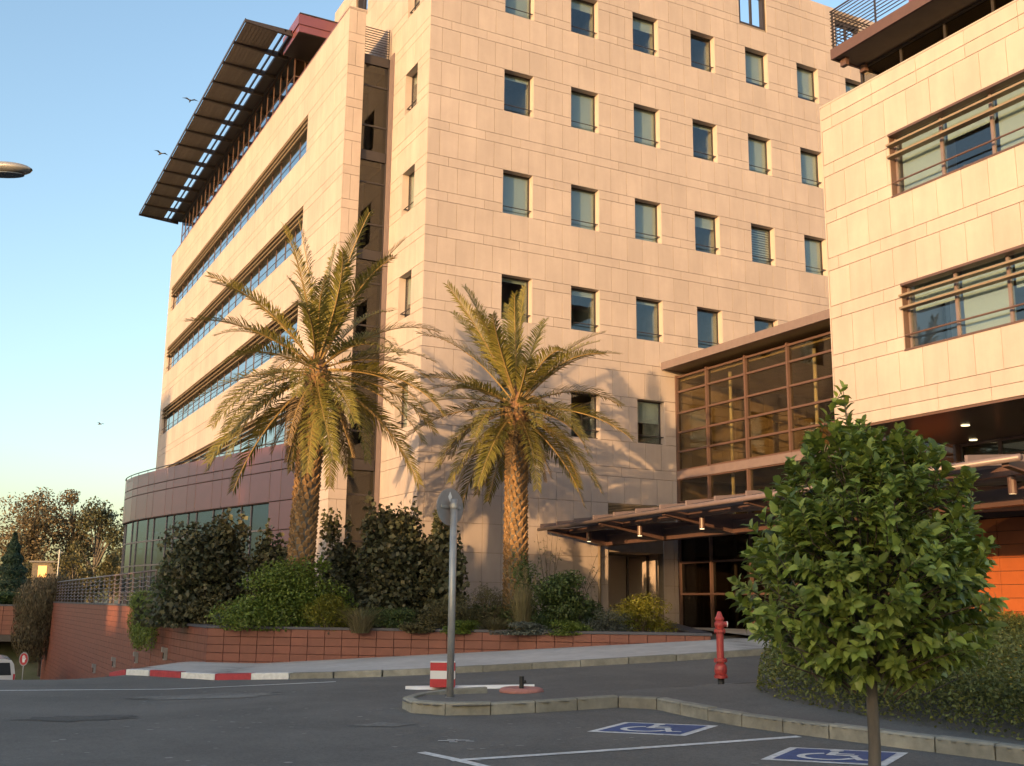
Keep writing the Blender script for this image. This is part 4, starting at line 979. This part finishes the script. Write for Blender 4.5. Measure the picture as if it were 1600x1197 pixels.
shrub('leafy_shrub','loose twiggy shrub in front of the shorter palm trunk','shrub',.35,28.1,Z,1.2,1.0,1.9,M['deep'],1200,.075,.55,blobs=9,up=.3,spiky=8)
shrub('low_shrub','low olive shrub in the planter directly behind the sign pole','shrub',-1.55,27.2,Z,1.8,1.1,.95,M['olive'],3000,.06,.35,blobs=11,up=.4)
shrub('low_shrub','dark low shrub below the round-leaved shrubs left of the sign pole','shrub',-2.9,26.9,Z,1.6,1.0,.8,M['deep'],2600,.06,.4,blobs=9,up=.4)
shrub('low_shrub','grey green tuft at the left corner of the planter','shrub',-7.15,28.2,Z,1.0,.7,.6,M['greygreen'],1800,.07,.18,blobs=7,up=1.0)
shrub('low_shrub','grey green cushion plant between the leafy and golden shrubs at right','shrub',2.35,27.0,Z,1.5,.9,.65,M['greygreen'],2600,.07,.18,blobs=9,up=1.0)
for k, (u, d, w, lab) in enumerate(((-1.1,26.2,1.2,'low pale green edging plant just right of the sign pole'),(.3,25.95,1.4,'low pale green edging plant below the shorter palm'),(1.5,25.9,1.2,'low pale green edging plant below the deep green shrub'),(-2.2,26.3,.9,'low pale green edging plant left of the sign pole'))):
    shrub('edging_plant',lab,'plant',u,d,Z,w,.6,.36,mat_ if (mat_ := M['olive'] if k == 3 else M['greygreen']) and k % 2 else M['lime'],1500,.06,.55,blobs=8,up=.9,stem=False,group='edging plants')
shrub('brush_shrub','brownish twiggy shrub between the sign pole and the shorter palm','shrub',-.55,27.9,Z,1.7,1.2,1.15,M['olive'],2200,.06,.3,blobs=10,up=.5,spiky=4)
grass('plume_grass','tall straw coloured plume grass at the foot of the shorter palm',.3,26.6,Z,.75,1.35,420,M['straw'],plume=16)
grass('tuft_grass','dry grey grass tuft right of the golden shrub',-3.55,26.5,Z,.95,.8,420,M['straw'],lean=1.1)
grass('tuft_grass','green arching grass tuft below the brownish twiggy shrub',-.35,26.3,Z,.7,.55,300,M['olive'],lean=1.2)
for u, d, w, h, lab in ((-9.0,32.5,2.2,1.6,'dark filler shrub below the podium glazing at left'),(-6.9,31.8,2.4,1.5,'dark filler shrub behind the broad bright green shrub'),(-4.2,31.5,2.2,1.4,'dark filler shrub low behind the taller palm trunk'),(-2.2,31.2,2.2,1.3,'dark filler shrub against the stone behind the sign pole'),(-.2,30.6,2.2,.95,'dark filler shrub behind the shorter palm trunk'),(2.0,29.8,2.0,.85,'dark filler shrub against the stone by the downpipe'),(-7.9,29.4,1.3,.9,'olive filler shrub above the retaining wall corner')):
    shrub('filler_shrub',lab,'shrub',u,d,Z,w,1.3,h,M['olive'] if 'olive' in lab else M['deep'],2600,.085,.55,blobs=9,up=.4,stem=False)
# climbing stems thin against the stone
for k, (u, d, h, lab) in enumerate(((1.05,29.3,2.6,'bare twiggy stem rising against the stone left of the canopy end'),(1.75,28.6,2.1,'long leaning twig reaching towards the downpipe'))):
    root = thing('twiggy_stem', lab, 'plant', tuple(UD(u,d,Z))); b = MB(); pts = []
    for q in range(7):
        a = random.uniform(-.5,.5)+(.5 if k else 0); l = h*random.uniform(.6,1); e = (a*.55*l, random.uniform(-.2,.2), l); b.tube([(0,0,0),(e[0]*.4,e[1],l*.55),e], [.014,.010,.004], 4)
        for s in range(16): t = random.uniform(.4,1); pts.append((e[0]*(.4+.6*(t-.4)/.6 if t > .4 else t)+random.gauss(0,.05), e[1]+random.gauss(0,.05), l*t+random.gauss(0,.04)))
    b.build('stems', M['twig'], root); V, F = leaves(np.array(pts), rand_dirs(len(pts)), .06, .5); obj('foliage', npmesh('foliage', V, F, M['darkleaf']), root)

# ------------------------------------------------------------------ palms
def frond_mesh(elev, L_, droop, m, dens=70, llen=.52, name='frond'):
    V = []; F = []; pts = []; n = 16; e = elev; p = np.array([0.16*math.cos(elev),0,0.0]); side = random.uniform(-.25,.25); yaw = 0
    for i in range(n+1):
        pts.append(p.copy()); t = i/n; st = L_/n; p = p + st*np.array([math.cos(e)*math.cos(yaw), math.cos(e)*math.sin(yaw), math.sin(e)])
        e -= droop*(.35+1.3*t)/n*max(.25, math.cos(min(abs(e),1.4))+.15); yaw += side/n
    pts = np.array(pts)
    def at(t): x = t*n; i = min(int(x), n-1); return pts[i]+(pts[i+1]-pts[i])*(x-i), norm((pts[i+1]-pts[i])[None])[0]
    for i in range(n):                                            # rachis, triangular section
        for q in (0,1):
            pp, tt = at(min(.9999,(i+q)/n)); w = .028*(1-.85*(i+q)/n)+.003; s = np.cross(tt,[0,0,1.]); s /= np.linalg.norm(s)+1e-6; up_ = np.cross(s,tt)
            V += [pp+s*w, pp-s*w, pp-up_*w*1.1]
        b = len(V)-6; F += [(b,b+3,b+4,b+1),(b+1,b+4,b+5,b+2),(b+2,b+5,b+3,b)]
    nr_ = len(F)
    for k in range(dens):
        t = .14+.86*(k/dens)**.95; pp, tt = at(min(t,.999)); s = np.cross(tt,[0,0,1.]); s /= np.linalg.norm(s)+1e-6; up_ = np.cross(s,tt)
        ll = llen*min(1,(t-.06)*4.5)*(1-.62*max(0,t-.55)/.45)*random.uniform(.85,1.1)
        for sg_ in (-1,1):
            va = R_(random.uniform(8,48)); fw_ = .62+.5*t+random.uniform(-.1,.1); d = sg_*s*math.cos(va)+up_*math.sin(va)*.8+tt*fw_; d /= np.linalg.norm(d)
            w = .020*(1-.35*t); wv = np.cross(d, up_); wv /= np.linalg.norm(wv)+1e-6; mid = pp+d*ll*.55; tip = pp+d*ll+np.array([0,0,-.16*ll]); b = len(V)
            V += [pp-wv*w*.5, pp+wv*w*.5, mid+wv*w, mid-wv*w, tip]; F += [(b,b+1,b+2,b+3),(b+3,b+2,b+4,b+4)]
    me = bpy.data.meshes.new(name); me.from_pydata([tuple(v) for v in V], [], [f if len(set(f)) == 4 else f[:3] for f in F]); me.materials.append(M['rachis']); me.materials.append(m)
    me.polygons.foreach_set('material_index', [0 if i < nr_ else 1 for i in range(len(F))]); me.update(); return me
FR = []
for ci, el in enumerate((84,74,64,52,40,27,14,0,-14,-28,-42)):
    for v in range(2): FR.append((el, frond_mesh(R_(el), 3.5*(1.0 if el > 20 else .92)*random.uniform(.92,1.05), (.6 if el > 60 else .9 if el > 20 else 1.0)*random.uniform(.85,1.15), M['palm'])))
DEAD = [frond_mesh(R_(-35), 2.4, .9, M['palmdead'], 40, .32, 'dead_frond'), frond_mesh(R_(-55), 2.0, .6, M['palmdead'], 40, .28, 'dead_frond')]
def palm(label, x, y, zb, zc, r0, r1, sc, seed, lean=(0,0)):
    random.seed(seed); root = thing('date_palm', label, 'palm tree', (x,y,zb), 'date palms in the planter'); h = zc-zb
    cpt = lambda t: Vector((lean[0]*t**1.5, lean[1]*t**1.5, h*t)); rad = lambda t: r0+(r1-r0)*t + .05*sm((t-.9)/.1)
    MB().tube([cpt(k/14) for k in range(15)], [rad(k/14)*.86 for k in range(15)], 16).build('trunk', M['bark'], root, smooth=True)
    b = MB(); k = 0; zz = 0.0; per = 11
    nb = int(h/.0125*.92)
    for i in range(nb):
        t = i/nb; a = i*2.399963+random.uniform(-.10,.10); c = cpt(t); r = rad(t); w = 2*math.pi*r/per*.62; hh = .17
        o = Vector((math.cos(a),math.sin(a),0)); s = Vector((-math.sin(a),math.cos(a),0)); q = random.uniform(.75,1.25)
        p0 = c+o*r*.84; out = .05*q+.03
        b.add([p0-s*w*.5+Vector((0,0,-.02)), p0+s*w*.5+Vector((0,0,-.02)), p0+s*w*.36+o*out+Vector((0,0,hh*.62)), p0-s*w*.36+o*out+Vector((0,0,hh*.62)), p0+o*out*.5+Vector((0,0,hh*.95)), p0-s*w*.5+Vector((0,0,hh*.5)), p0+s*w*.5+Vector((0,0,hh*.5))],
              [(0,1,2,3),(3,2,4),(0,3,4,5),(1,6,4,2)])
    b.build('leaf_boots', M['boot'], root, kind='stuff')
    top = cpt(1.0); b = MB(); b.lathe([(r1*1.0,-.55),(r1*1.02,-.2),(r1*.8,.15),(r1*.42,.5),(.04,.75)], 14, top); b.build('crown_heart', M['fibre'], root, smooth=True)
    cnt = 0; N = 50
    for i in range(N):
        el = 84 - (i/N)**.8*126 + random.uniform(-8,8); cands = sorted(FR, key=lambda f: abs(f[0]-el))[:3]; me = random.choice(cands)[1]
        az = i*2.39996+random.uniform(-.25,.25); s_ = sc*random.uniform(.88,1.08)
        obj('frond', me, root, T(*top) @ T(0,0,.35 - .55*(i/N)) @ Matrix.Rotation(az,4,'Z') @ Matrix.Rotation(random.uniform(-.35,.35),4,'X') @ Matrix.Scale(s_,4))
    for i in range(7): obj('dead_frond', random.choice(DEAD), root, T(*top) @ T(0,0,-.2) @ Matrix.Rotation(i*2.4+.7,4,'Z') @ Matrix.Scale(sc,4))
    b = MB()
    for i in range(10):
        a = random.uniform(0,6.28); l = random.uniform(.5,1.0)*sc; o = Vector((math.cos(a),math.sin(a),0)); b.tube([top, top+o*l*.6+Vector((0,0,.35)), top+o*l+Vector((0,0,.05)), top+o*l*1.15+Vector((0,0,-.35))], [.02,.015,.01,.006], 5)
    b.build('fruit_stalks', M['rachis'], root); return root
p_ = UD(-5.36,27.95); palm('taller date palm standing left in the planter before the ribbon-windowed wing', p_.x+.0, p_.y, .8, 7.55, .37, .31, 1.12, 11, (.22,-.05))
p_ = UD(.16,30.5); palm('shorter date palm standing right in the planter before the square windows', p_.x, p_.y, .8, 7.05, .36, .30, 1.02, 23, (-.02,0))

# ------------------------------------------------------------------ clipped citrus tree in front
random.seed(5)
cu, cdp = 2.80, 8.6; base = UD(cu, cdp, H(cu,cdp)); ct = thing('citrus_tree', 'small round-headed citrus tree on a thin trunk in the parking bay', 'tree', tuple(base))
MB().tube([(-.05,0,-.05),(-.045,0,.25),(-.02,0,.55),(-.012,.01,.9),(.0,0,1.5)], [.056,.05,.047,.044,.04], 12).build('trunk', M['bark'], ct, smooth=True)
blobs = [(0,0,1.66,.84,.82,.62),(-.28,.1,1.5,.66,.7,.52),(.36,.1,1.46,.66,.7,.46),(-.14,-.25,1.85,.68,.6,.6),(.12,.0,2.15,.60,.58,.48),(-.30,.0,2.15,.50,.5,.42),(.40,.0,2.10,.46,.48,.42),(-.16,.0,2.6,.34,.34,.36),(.64,-.05,1.72,.40,.40,.24),(-.60,0,1.66,.38,.4,.46),(.34,0,2.5,.20,.22,.26),(.86,0,1.66,.15,.18,.11),(-.62,0,1.35,.3,.3,.25),(.55,0,1.3,.34,.3,.26)]
shoots = [(-.16,0,3.30),(-.12,.03,3.16),(.38,.02,2.92),(.30,0,2.80),(.56,0,2.55),(-.50,.0,2.62),(1.02,-.03,1.66),(-.92,0,1.98),(-.95,0,1.55),(.95,.05,1.40),(-.05,-.1,3.02),(-.28,0,2.96),(.95,0,1.85),(.62,0,2.30),(-.72,0,2.25)]
b = MB(); tw = []
for k in range(46):
    q = blobs[k % len(blobs)]; d = rand_dirs(1)[0]; e = Vector((q[0]+d[0]*q[3]*.9, q[1]+d[1]*q[4]*.9, q[2]+d[2]*q[5]*.9)); mid = Vector((e.x*.45, e.y*.45, 1.05+(e.z-1.05)*.5)); b.tube([(0,0,1.0+.3*random.random()), mid, e], [.02,.011,.004], 5)
for s_ in shoots: b.tube([(s_[0]*.6,s_[1],s_[2]-.5), s_], [.008,.004], 4)
b.build('branches', M['bark'], ct)
PZ = [(1.0,.30),(1.1,.55),(1.3,.78),(1.5,.90),(1.68,.95),(1.85,.92),(2.0,.88),(2.2,.83),(2.4,.78),(2.6,.70),(2.75,.56),(2.9,.36),(3.0,.20)]
def prof(z): return float(np.interp(z, [q[0] for q in PZ], [q[1] for q in PZ]))
tips = []
while len(tips) < 560:
    z = random.uniform(1.0,3.0); a = random.uniform(0,6.283); r = prof(z)*(1+.10*math.sin(3*a+z*4)+.08*math.sin(7*a-z*9))*random.choice((1,1,1,.86,.7,.5))*random.uniform(.9,1.07)
    if random.random() < prof(z)+.15: tips.append((r*math.cos(a), r*math.sin(a), z))
for k in range(3): tips.append((.93+.05*k, -.05+.05*k, 1.66+.03*k))
pl_, nl_, rl_ = [], [], []
b = MB()
for tp in tips + shoots:
    sh = tp in shoots; o = np.array([tp[0], tp[1], (tp[2]-1.55)*.8]); o = o/(np.linalg.norm(o)+1e-6) if not sh else np.array([tp[0]*.15,tp[1]*.15,1.])
    o = o + rng.normal(0,.28,3) + np.array([0,0,.25]); o /= np.linalg.norm(o); ln = random.uniform(.16,.34) if not sh else .38
    b0 = np.array(tp) - o*ln; b.tube([tuple(b0*np.array([.55,.55,1])-np.array([0,0,.12])), tuple(b0), tuple(tp)], [.007,.005,.002], 4)
    e1 = norm(np.cross(o, [.3,.2,1.])[None])[0]; e2 = np.cross(o, e1); nlv = random.randint(13,24)
    for q in range(nlv):
        t = (q+.5)/nlv; ph = q*2.4+random.uniform(-.4,.4); rad = e1*math.cos(ph)+e2*math.sin(ph); dr = rad*(.9-.35*t)+o*(.45+.6*t)+np.array([0,0,-.22+.15*t])+rng.normal(0,.18,3); dr /= np.linalg.norm(dr)
        nm = o*.8 - rad*.25 + np.array([0,0,.55]) + rng.normal(0,.28,3); nm -= dr*(nm@dr)*.8; nm /= np.linalg.norm(nm)+1e-6
        pl_.append(b0+o*ln*t+dr*.055); nl_.append(nm); rl_.append(dr)
b.build('twigs', M['twig'], ct)
p = np.array(pl_); N_ = np.array(nl_); rd = norm(np.array(rl_))
def leaf6(p, N_, size, aspect, rotdir):
    n = len(p); L_ = size*rng.uniform(.6,1.2,n); t = rotdir - N_*np.sum(rotdir*N_,1)[:,None]; t = norm(t); s = np.cross(N_, t); W = L_*aspect*.5*rng.uniform(.85,1.15,n); f = rng.uniform(.15,.5,n)
    def at(a, w, z): return p + t*(L_*a)[:,None] + s*(W*w)[:,None] + N_*(W*z)[:,None]
    b0, m1, m2, tip = at(-.5,0,0), at(-.12,0,0), at(.25,0,-.08), at(.5,0,-.5)
    l1, l2 = at(-.12,1,f), at(.25,.72,f*.7-.08); r1, r2 = at(-.12,-1,f), at(.25,-.72,f*.7-.08)
    V = np.stack([b0,m1,m2,tip,l1,l2,r1,r2],1).reshape(-1,3); o = (np.arange(n)*8)[:,None]
    F = np.concatenate([o+np.array([[0,1,4,4]]), o+np.array([[1,2,5,4]]), o+np.array([[2,3,5,5]]), o+np.array([[0,6,1,1]]), o+np.array([[6,7,2,1]]), o+np.array([[7,3,2,2]])],0)
    return V, F
def tri_mesh(name, V, F, m):
    fs = [tuple(f) if len(set(f)) == 4 else tuple(dict.fromkeys(f)) for f in F.tolist()]; me = bpy.data.meshes.new(name); me.from_pydata(V.tolist(), [], fs); me.materials.append(m); me.shade_smooth(); me.update(); return me
camd = np.array((CAM - base)/(CAM - base).length); front = (p-np.array([0,0,1.7]))@camd; order = np.argsort(-front)
near, rest = order[:300], order[300:]
yl = rng.random(len(rest)) < .012
for sel, m_ in ((rest[~yl], M['citrus']), (rest[yl], M['citrusy'])):
    V, F = leaf6(p[sel], N_[sel], .118, .5, rd[sel]); obj('crown', tri_mesh('crown', V, F, m_), ct, kind='stuff')
lm = []
for k in range(5):
    V, F = leaf6(np.zeros((1,3)), np.array([[0,0,1.]]), .12, .5, np.array([[1.,0,0]])); lm.append(tri_mesh('leaf', V, F, M['citrus']))
ly = tri_mesh('leaf', *leaf6(np.zeros((1,3)), np.array([[0,0,1.]]), .11, .5, np.array([[1.,0,0]])), M['citrusy'])
for i, k in enumerate(near):
    z_ = Vector(N_[k]); x_ = Vector(rd[k]); x_ = (x_ - z_*x_.dot(z_)).normalized(); y_ = z_.cross(x_); mm = Matrix((( x_.x,y_.x,z_.x,p[k][0]),(x_.y,y_.y,z_.y,p[k][1]),(x_.z,y_.z,z_.z,p[k][2]),(0,0,0,1))); obj('leaf', ly if i % 60 == 7 else lm[i % 5], ct, mm)

# ------------------------------------------------------------------ flowering ground cover at right
hp = [(3.72,16.7),(3.5,15.8),(3.6,14.9),(3.9,14.0),(4.3,13.0),(4.75,12.2),(5.3,11.4),(6.8,9.75),(8.4,8.0),(14,8.0),(16,22),(12.2,27.2),(11.4,27.6),(8.4,23.2),(5.2,18.6)]
def inside(u, d):
    c = np.zeros(len(u), bool)
    for a, b in zip(hp, hp[1:]+hp[:1]):
        cond = ((a[1] <= d) != (b[1] <= d)); x = a[0]+(b[0]-a[0])*(d-a[1])/((b[1]-a[1]) or 1e-9); c ^= cond & (u < x)
    return c
def edge_dist(u, d):
    m_ = np.full(len(u), 9.)
    for a, b in zip(hp, hp[1:]+hp[:1]):
        a, b = np.array(a), np.array(b); ab = b-a; t = np.clip(((u-a[0])*ab[0]+(d-a[1])*ab[1])/(ab@ab),0,1); m_ = np.minimum(m_, np.hypot(u-a[0]-t*ab[0], d-a[1]-t*ab[1]))
    return m_
NN = 620000; u = rng.uniform(3.4,16,NN); d = rng.uniform(8.0,27.6,NN); k = inside(u,d) & (u/d < .56) & (rng.random(NN) < np.clip(230/d**2,.12,1)); u, d = u[k], d[k]
ed = edge_dist(u,d); hgt = .62*np.clip(ed/.16,0,1)**.5*(1+.16*np.sin(u*2.9+d*1.3)*np.cos(d*2.2-u)+.10*np.sin(u*7+d*5.)) + .04
f = rng.random(len(u))**.45; zz = np.array([H(a,b_) for a, b_ in zip(u,d)]) + .08 + hgt*f
pts = np.array([tuple(UD(a,b_)) for a, b_ in zip(u,d)]); pts[:,2] = zz; ed2 = np.clip(1-ed/.35,0,1)
V, F = leaves(pts, norm(rand_dirs(len(u))*.75+np.array([0,0,.7])), .052, .55); obj('ground_cover', npmesh('ground_cover', V, F, M['hedge']), label='low green ground cover with small yellow flowers behind the citrus trunk', cat='ground cover', kind='stuff')
k = rng.random(len(u)) < .04; q = pts[k].copy(); q[:,2] += .03; k2 = f[k] > .8; q = q[k2]; V, F = leaves(q, norm(rand_dirs(len(q))*.4+np.array([0,0,1])), .035, .95); obj('ground_cover_flowers', npmesh('flowers', V, F, M['flower']), label='small yellow flowers scattered over the low ground cover', cat='flowers', kind='stuff')
V_ = []; 
fill_sheet('hedge_bed', hp, .11, M['soil'], kind='structure')

# ------------------------------------------------------------------ trees beyond the ramp
def tree(name, label, u, d, z, h, w, m, n, size, trunk=.25, lo=.3, blobs=16, group=None, gaps=.35, loc=None, up=.2):
    root = thing(name, label, 'tree', tuple(loc) if loc else tuple(UD(u,d,z)), group); bl = []
    b = MB(); b.tube([(0,0,-.2),(random.uniform(-.2,.2),0,h*.35),(random.uniform(-.3,.3),0,h*.8)], [trunk,trunk*.7,trunk*.2], 8)
    for k in range(blobs):
        t = lo+(1-lo)*random.random()**.8; a = random.uniform(0,6.28); env = math.sin(math.pi*min(1,(t-lo*.6)/(1.08-lo*.6)))**.6; rr = w/2*env*random.uniform(.25,.85); c = (rr*math.cos(a), rr*math.sin(a), h*t*.96)
        s_ = w*random.uniform(.12,.24)*(.6+.6*env); bl.append((*c, s_, s_, s_*random.uniform(.7,1.2))); b.tube([(0,0,h*max(.2,t*.55)), (c[0]*.6,c[1]*.6,c[2]*.9), c], [trunk*.35,trunk*.2,.03], 5)
    b.build('trunk', M['bark'], root); p, nn = cloud(n, bl, .45); V, F = leaves(p, norm(nn*.5+rand_dirs(n)*.7+np.array([0,0,up])), size, .5); obj('crown', npmesh('crown', V, F, m), root); return root
random.seed(31)
g_ = 'trees beyond the ramp'
tree('eucalyptus_tree','broad brownish eucalyptus with airy crown beyond the ramp bridge',-49.0,112,0.0,12.2,9.5,M['euc'],7000,.34,.35,.22,34,g_)
tree('eucalyptus_tree','slender brownish eucalyptus with a single high top at the middle of the clump',-45.2,113,0,13.2,5.4,M['euc'],3600,.34,.3,.12,26,g_)
tree('eucalyptus_tree','dark green eucalyptus right of the slender one beyond the railing',-42.4,112,0,11.8,6.0,M['eucg'],4600,.34,.35,.15,24,g_)
tree('eucalyptus_tree','dark tree nearest the curved podium edge beyond the railing',-38.9,112,0,10.9,4.6,M['eucg'],3200,.34,.3,.12,18,g_)
tree('yellow_green_tree','small yellow green tree in front of the dark eucalyptus',-39.6,100,0,6.2,4.2,M['olive'],3000,.26,.2,.1,18,g_)
tree('yellow_green_tree','small yellow green tree close to the curved podium edge',-36.2,100,0,5.6,3.2,M['olive'],2200,.26,.2,.1,14,g_)
tree('dark_tree','dark low tree filling the gap under the eucalyptus clump',-45.5,104,0,4.6,5.5,M['eucg'],3000,.3,.25,.05,18,g_)
root = thing('conifer_tree','dark pointed conifer at the far left edge','tree',tuple(UD(-34.0,75,1.0))); MB().tube([(0,0,-1),(0,0,4.8)], [.18,.03], 8).build('trunk', M['bark'], root)
n = 9000; t = rng.random(n)**.7; a = rng.uniform(0,6.28,n); rr = 1.75*(1.03-t)*np.sqrt(rng.random(n))**.6*(1+.18*np.sin(t*40)); pts = np.stack([rr*np.cos(a), rr*np.sin(a), .1+4.9*t - rr*.12],1); V, F = leaves(pts, norm(rand_dirs(n)*.6+np.stack([np.cos(a),np.sin(a),.4+0*a],1)), .2, .4); obj('crown', npmesh('crown', V, F, M['conifer']), root)
root = thing('weeping_bush','rounded weeping bush hanging over the end of the retaining wall','shrub',tuple(UD(-26.2,62.5,-.2)))
n = 20000; p, nn = cloud(n, [(0,0,1.5,1.75,1.4,1.7),(-.45,0,.0,1.25,1.1,1.8),(.9,.1,1.9,1.2,.9,1.1)], .3); V, F = leaves(p, norm(nn+rand_dirs(n)*.5), .17, .3, rot=np.tile(np.array([0,0,-1.]),(n,1))); obj('foliage', npmesh('foliage', V, F, M['euc']), root); MB().tube([(0,.5,-2.5),(0,.3,1)], [.08,.04], 6).build('stems', M['twig'], root)
for k, (u, d, z, w, h, lab) in enumerate(((-35,72,1.0,9,1.0,'low green hedge along the bridge parapet at far left'),(-30.5,72,-4,7,3.6,'dark flowering bush filling the opening under the bridge'),(-36,73,-4,7,3.6,'dark bush at the far left under the bridge'))):
    shrub('hedge' if k == 0 else 'flowering_shrub', lab, 'hedge' if k == 0 else 'shrub', u, d, z, w, 2.2, h, M['deep'], 5000, .2, .5, blobs=20, up=.4, flowers=None if k == 0 else (70,M['wflower'],.28))
# far house and post between the trees
hs_ = thing('far_house','tiny house with orange window painted as a sunset reflection between the far trees','house',tuple(UD(-43.6,103,0)), rz=math.atan2(RH.y,RH.x))
MB().box(-1.2,1.1,0,3,0,4.9).build('wall', M['bark'], hs_); MB().box(-.6,.2,-.05,.0,3.5,4.6).build('window', M['glintwin'], hs_); MB().box(-1.4,1.3,-.3,3.3,4.9,5.05).build('roof', M['coping'], hs_)
fp = thing('utility_post','thin pale post in front of the far eucalyptus','post',tuple(UD(-40.3,98,0))); MB().tube([(0,0,0),(0,0,5.9)], .07, 8).build('pole', M['galv'], fp); MB().box(-.3,.3,-.03,.03,5.6,5.7).build('crossarm', M['galv'], fp)
# birds
for k, (u, d, z, s_, lab) in enumerate(((-19.4,60,30.8,.5,'small dark bird flying highest beside the sunshade'),(-20.9,60,27.4,.45,'small dark bird flying below the highest one'),(-34.6,90,16.0,.55,'small pale bird gliding low in the sky over the trees'))):
    root = thing('bird', lab, 'bird', tuple(UD(u,d,z)), 'birds in the sky', rz=.4*k); root.scale = (.62,.62,.62); b = MB()
    b.tube([(0,-.28,0),(0,-.12,.03),(0,.1,.03),(0,.3,0),(0,.42,.01)], [.01,.07,.08,.04,.02], 8); b.build('body', M['bird'], root, smooth=True)
    for sx in (-1,1):
        b = MB(); b.add([(0,-.1,.05),(sx*.35,-.16,.2),(sx*.8,-.02,.12),(sx*.4,.04,.17),(0,.12,.05),(0,-.1,.03),(sx*.35,-.16,.18),(sx*.8,-.02,.115),(sx*.4,.04,.15),(0,.12,.03)], [(0,1,2,3,4),(9,8,7,6,5),(0,5,6,1),(1,6,7,2),(2,7,8,3),(3,8,9,4)]); b.build('wing', M['bird'], root)

# ------------------------------------------------------------------ unseen blocks added behind the viewpoint to shade the forecourt, plus the tree row
tv = Vector((math.sin(SUN_AZ), math.cos(SUN_AZ), 0)); nv = Vector((math.cos(SUN_AZ), -math.sin(SUN_AZ), 0))
def WS(w, s): q = nv*w + tv*s; return Vector((q.x, q.y, 0))
tanE = math.tan(SUN_EL); SC = -78.0
def building(w0, w1, h, lab, s0=SC-8):  # unseen block added behind the viewpoint to cast shade
    q = WS((w0+w1)/2, s0); root = thing('shade_block', lab, 'building', tuple(q), rz=math.atan2(nv.y,nv.x)); ww = (w1-w0)/2
    MB().box(-ww,ww,-6,6,0,h).build('wall', M['plaster'], root); MB().box(-ww-.2,ww+.2,-6.2,6.2,h,h+.4).build('roof', M['coping'], root)
    for k in range(int(ww*2/3)):
        for j in range(max(1,int(h/3.4))): MB().box(-ww+.8+3*k,-ww+2.2+3*k,6.0,6.06,1+3.3*j,2.5+3.3*j).build('window', M['carglass'], root)
building(-52,-31,23.7,'tall unseen plastered block added for shade behind the viewpoint at far left')
building(-31,-15,15.9,'mid-height unseen plastered block added for shade behind the viewpoint at left')
building(-15,-9.4,8.5,'lowest unseen plastered block added for shade behind the viewpoint')
building(-9.4,-5.2,15.5,'narrow unseen plastered block added for shade behind the viewpoint at left')
building(-5.2,8,10.8,'unseen plastered block added for shade behind the viewpoint near the road')
building(8,40,9.2,'long low unseen plastered block added for shade behind the viewpoint at right')
random.seed(77)
for k, (w, h, wd) in enumerate(((-27.5,16.5,8),(-21.5,16.4,8),(-16.0,16.2,7),(-12.2,15.8,6.5),(-8.4,15.2,5),(-3.2,11.6,5),(1.2,11.2,5),(5.2,11.2,5),(11.5,10.4,6),(16.5,9.5,6.5),(22,10.2,7),(28,10.6,8))):
    tree('street_tree', ('%s leafy street tree behind the viewpoint' % ('first','second','third','fourth','fifth','sixth','seventh','eighth','ninth','tenth','eleventh','twelfth')[k]), 0, 0, 0, h, wd, M['eucg'], 2600, .85, .3, .73 if w < -8 else .6, 26, 'trees behind the viewpoint', loc=WS(w, SC+random.uniform(-2,2)))
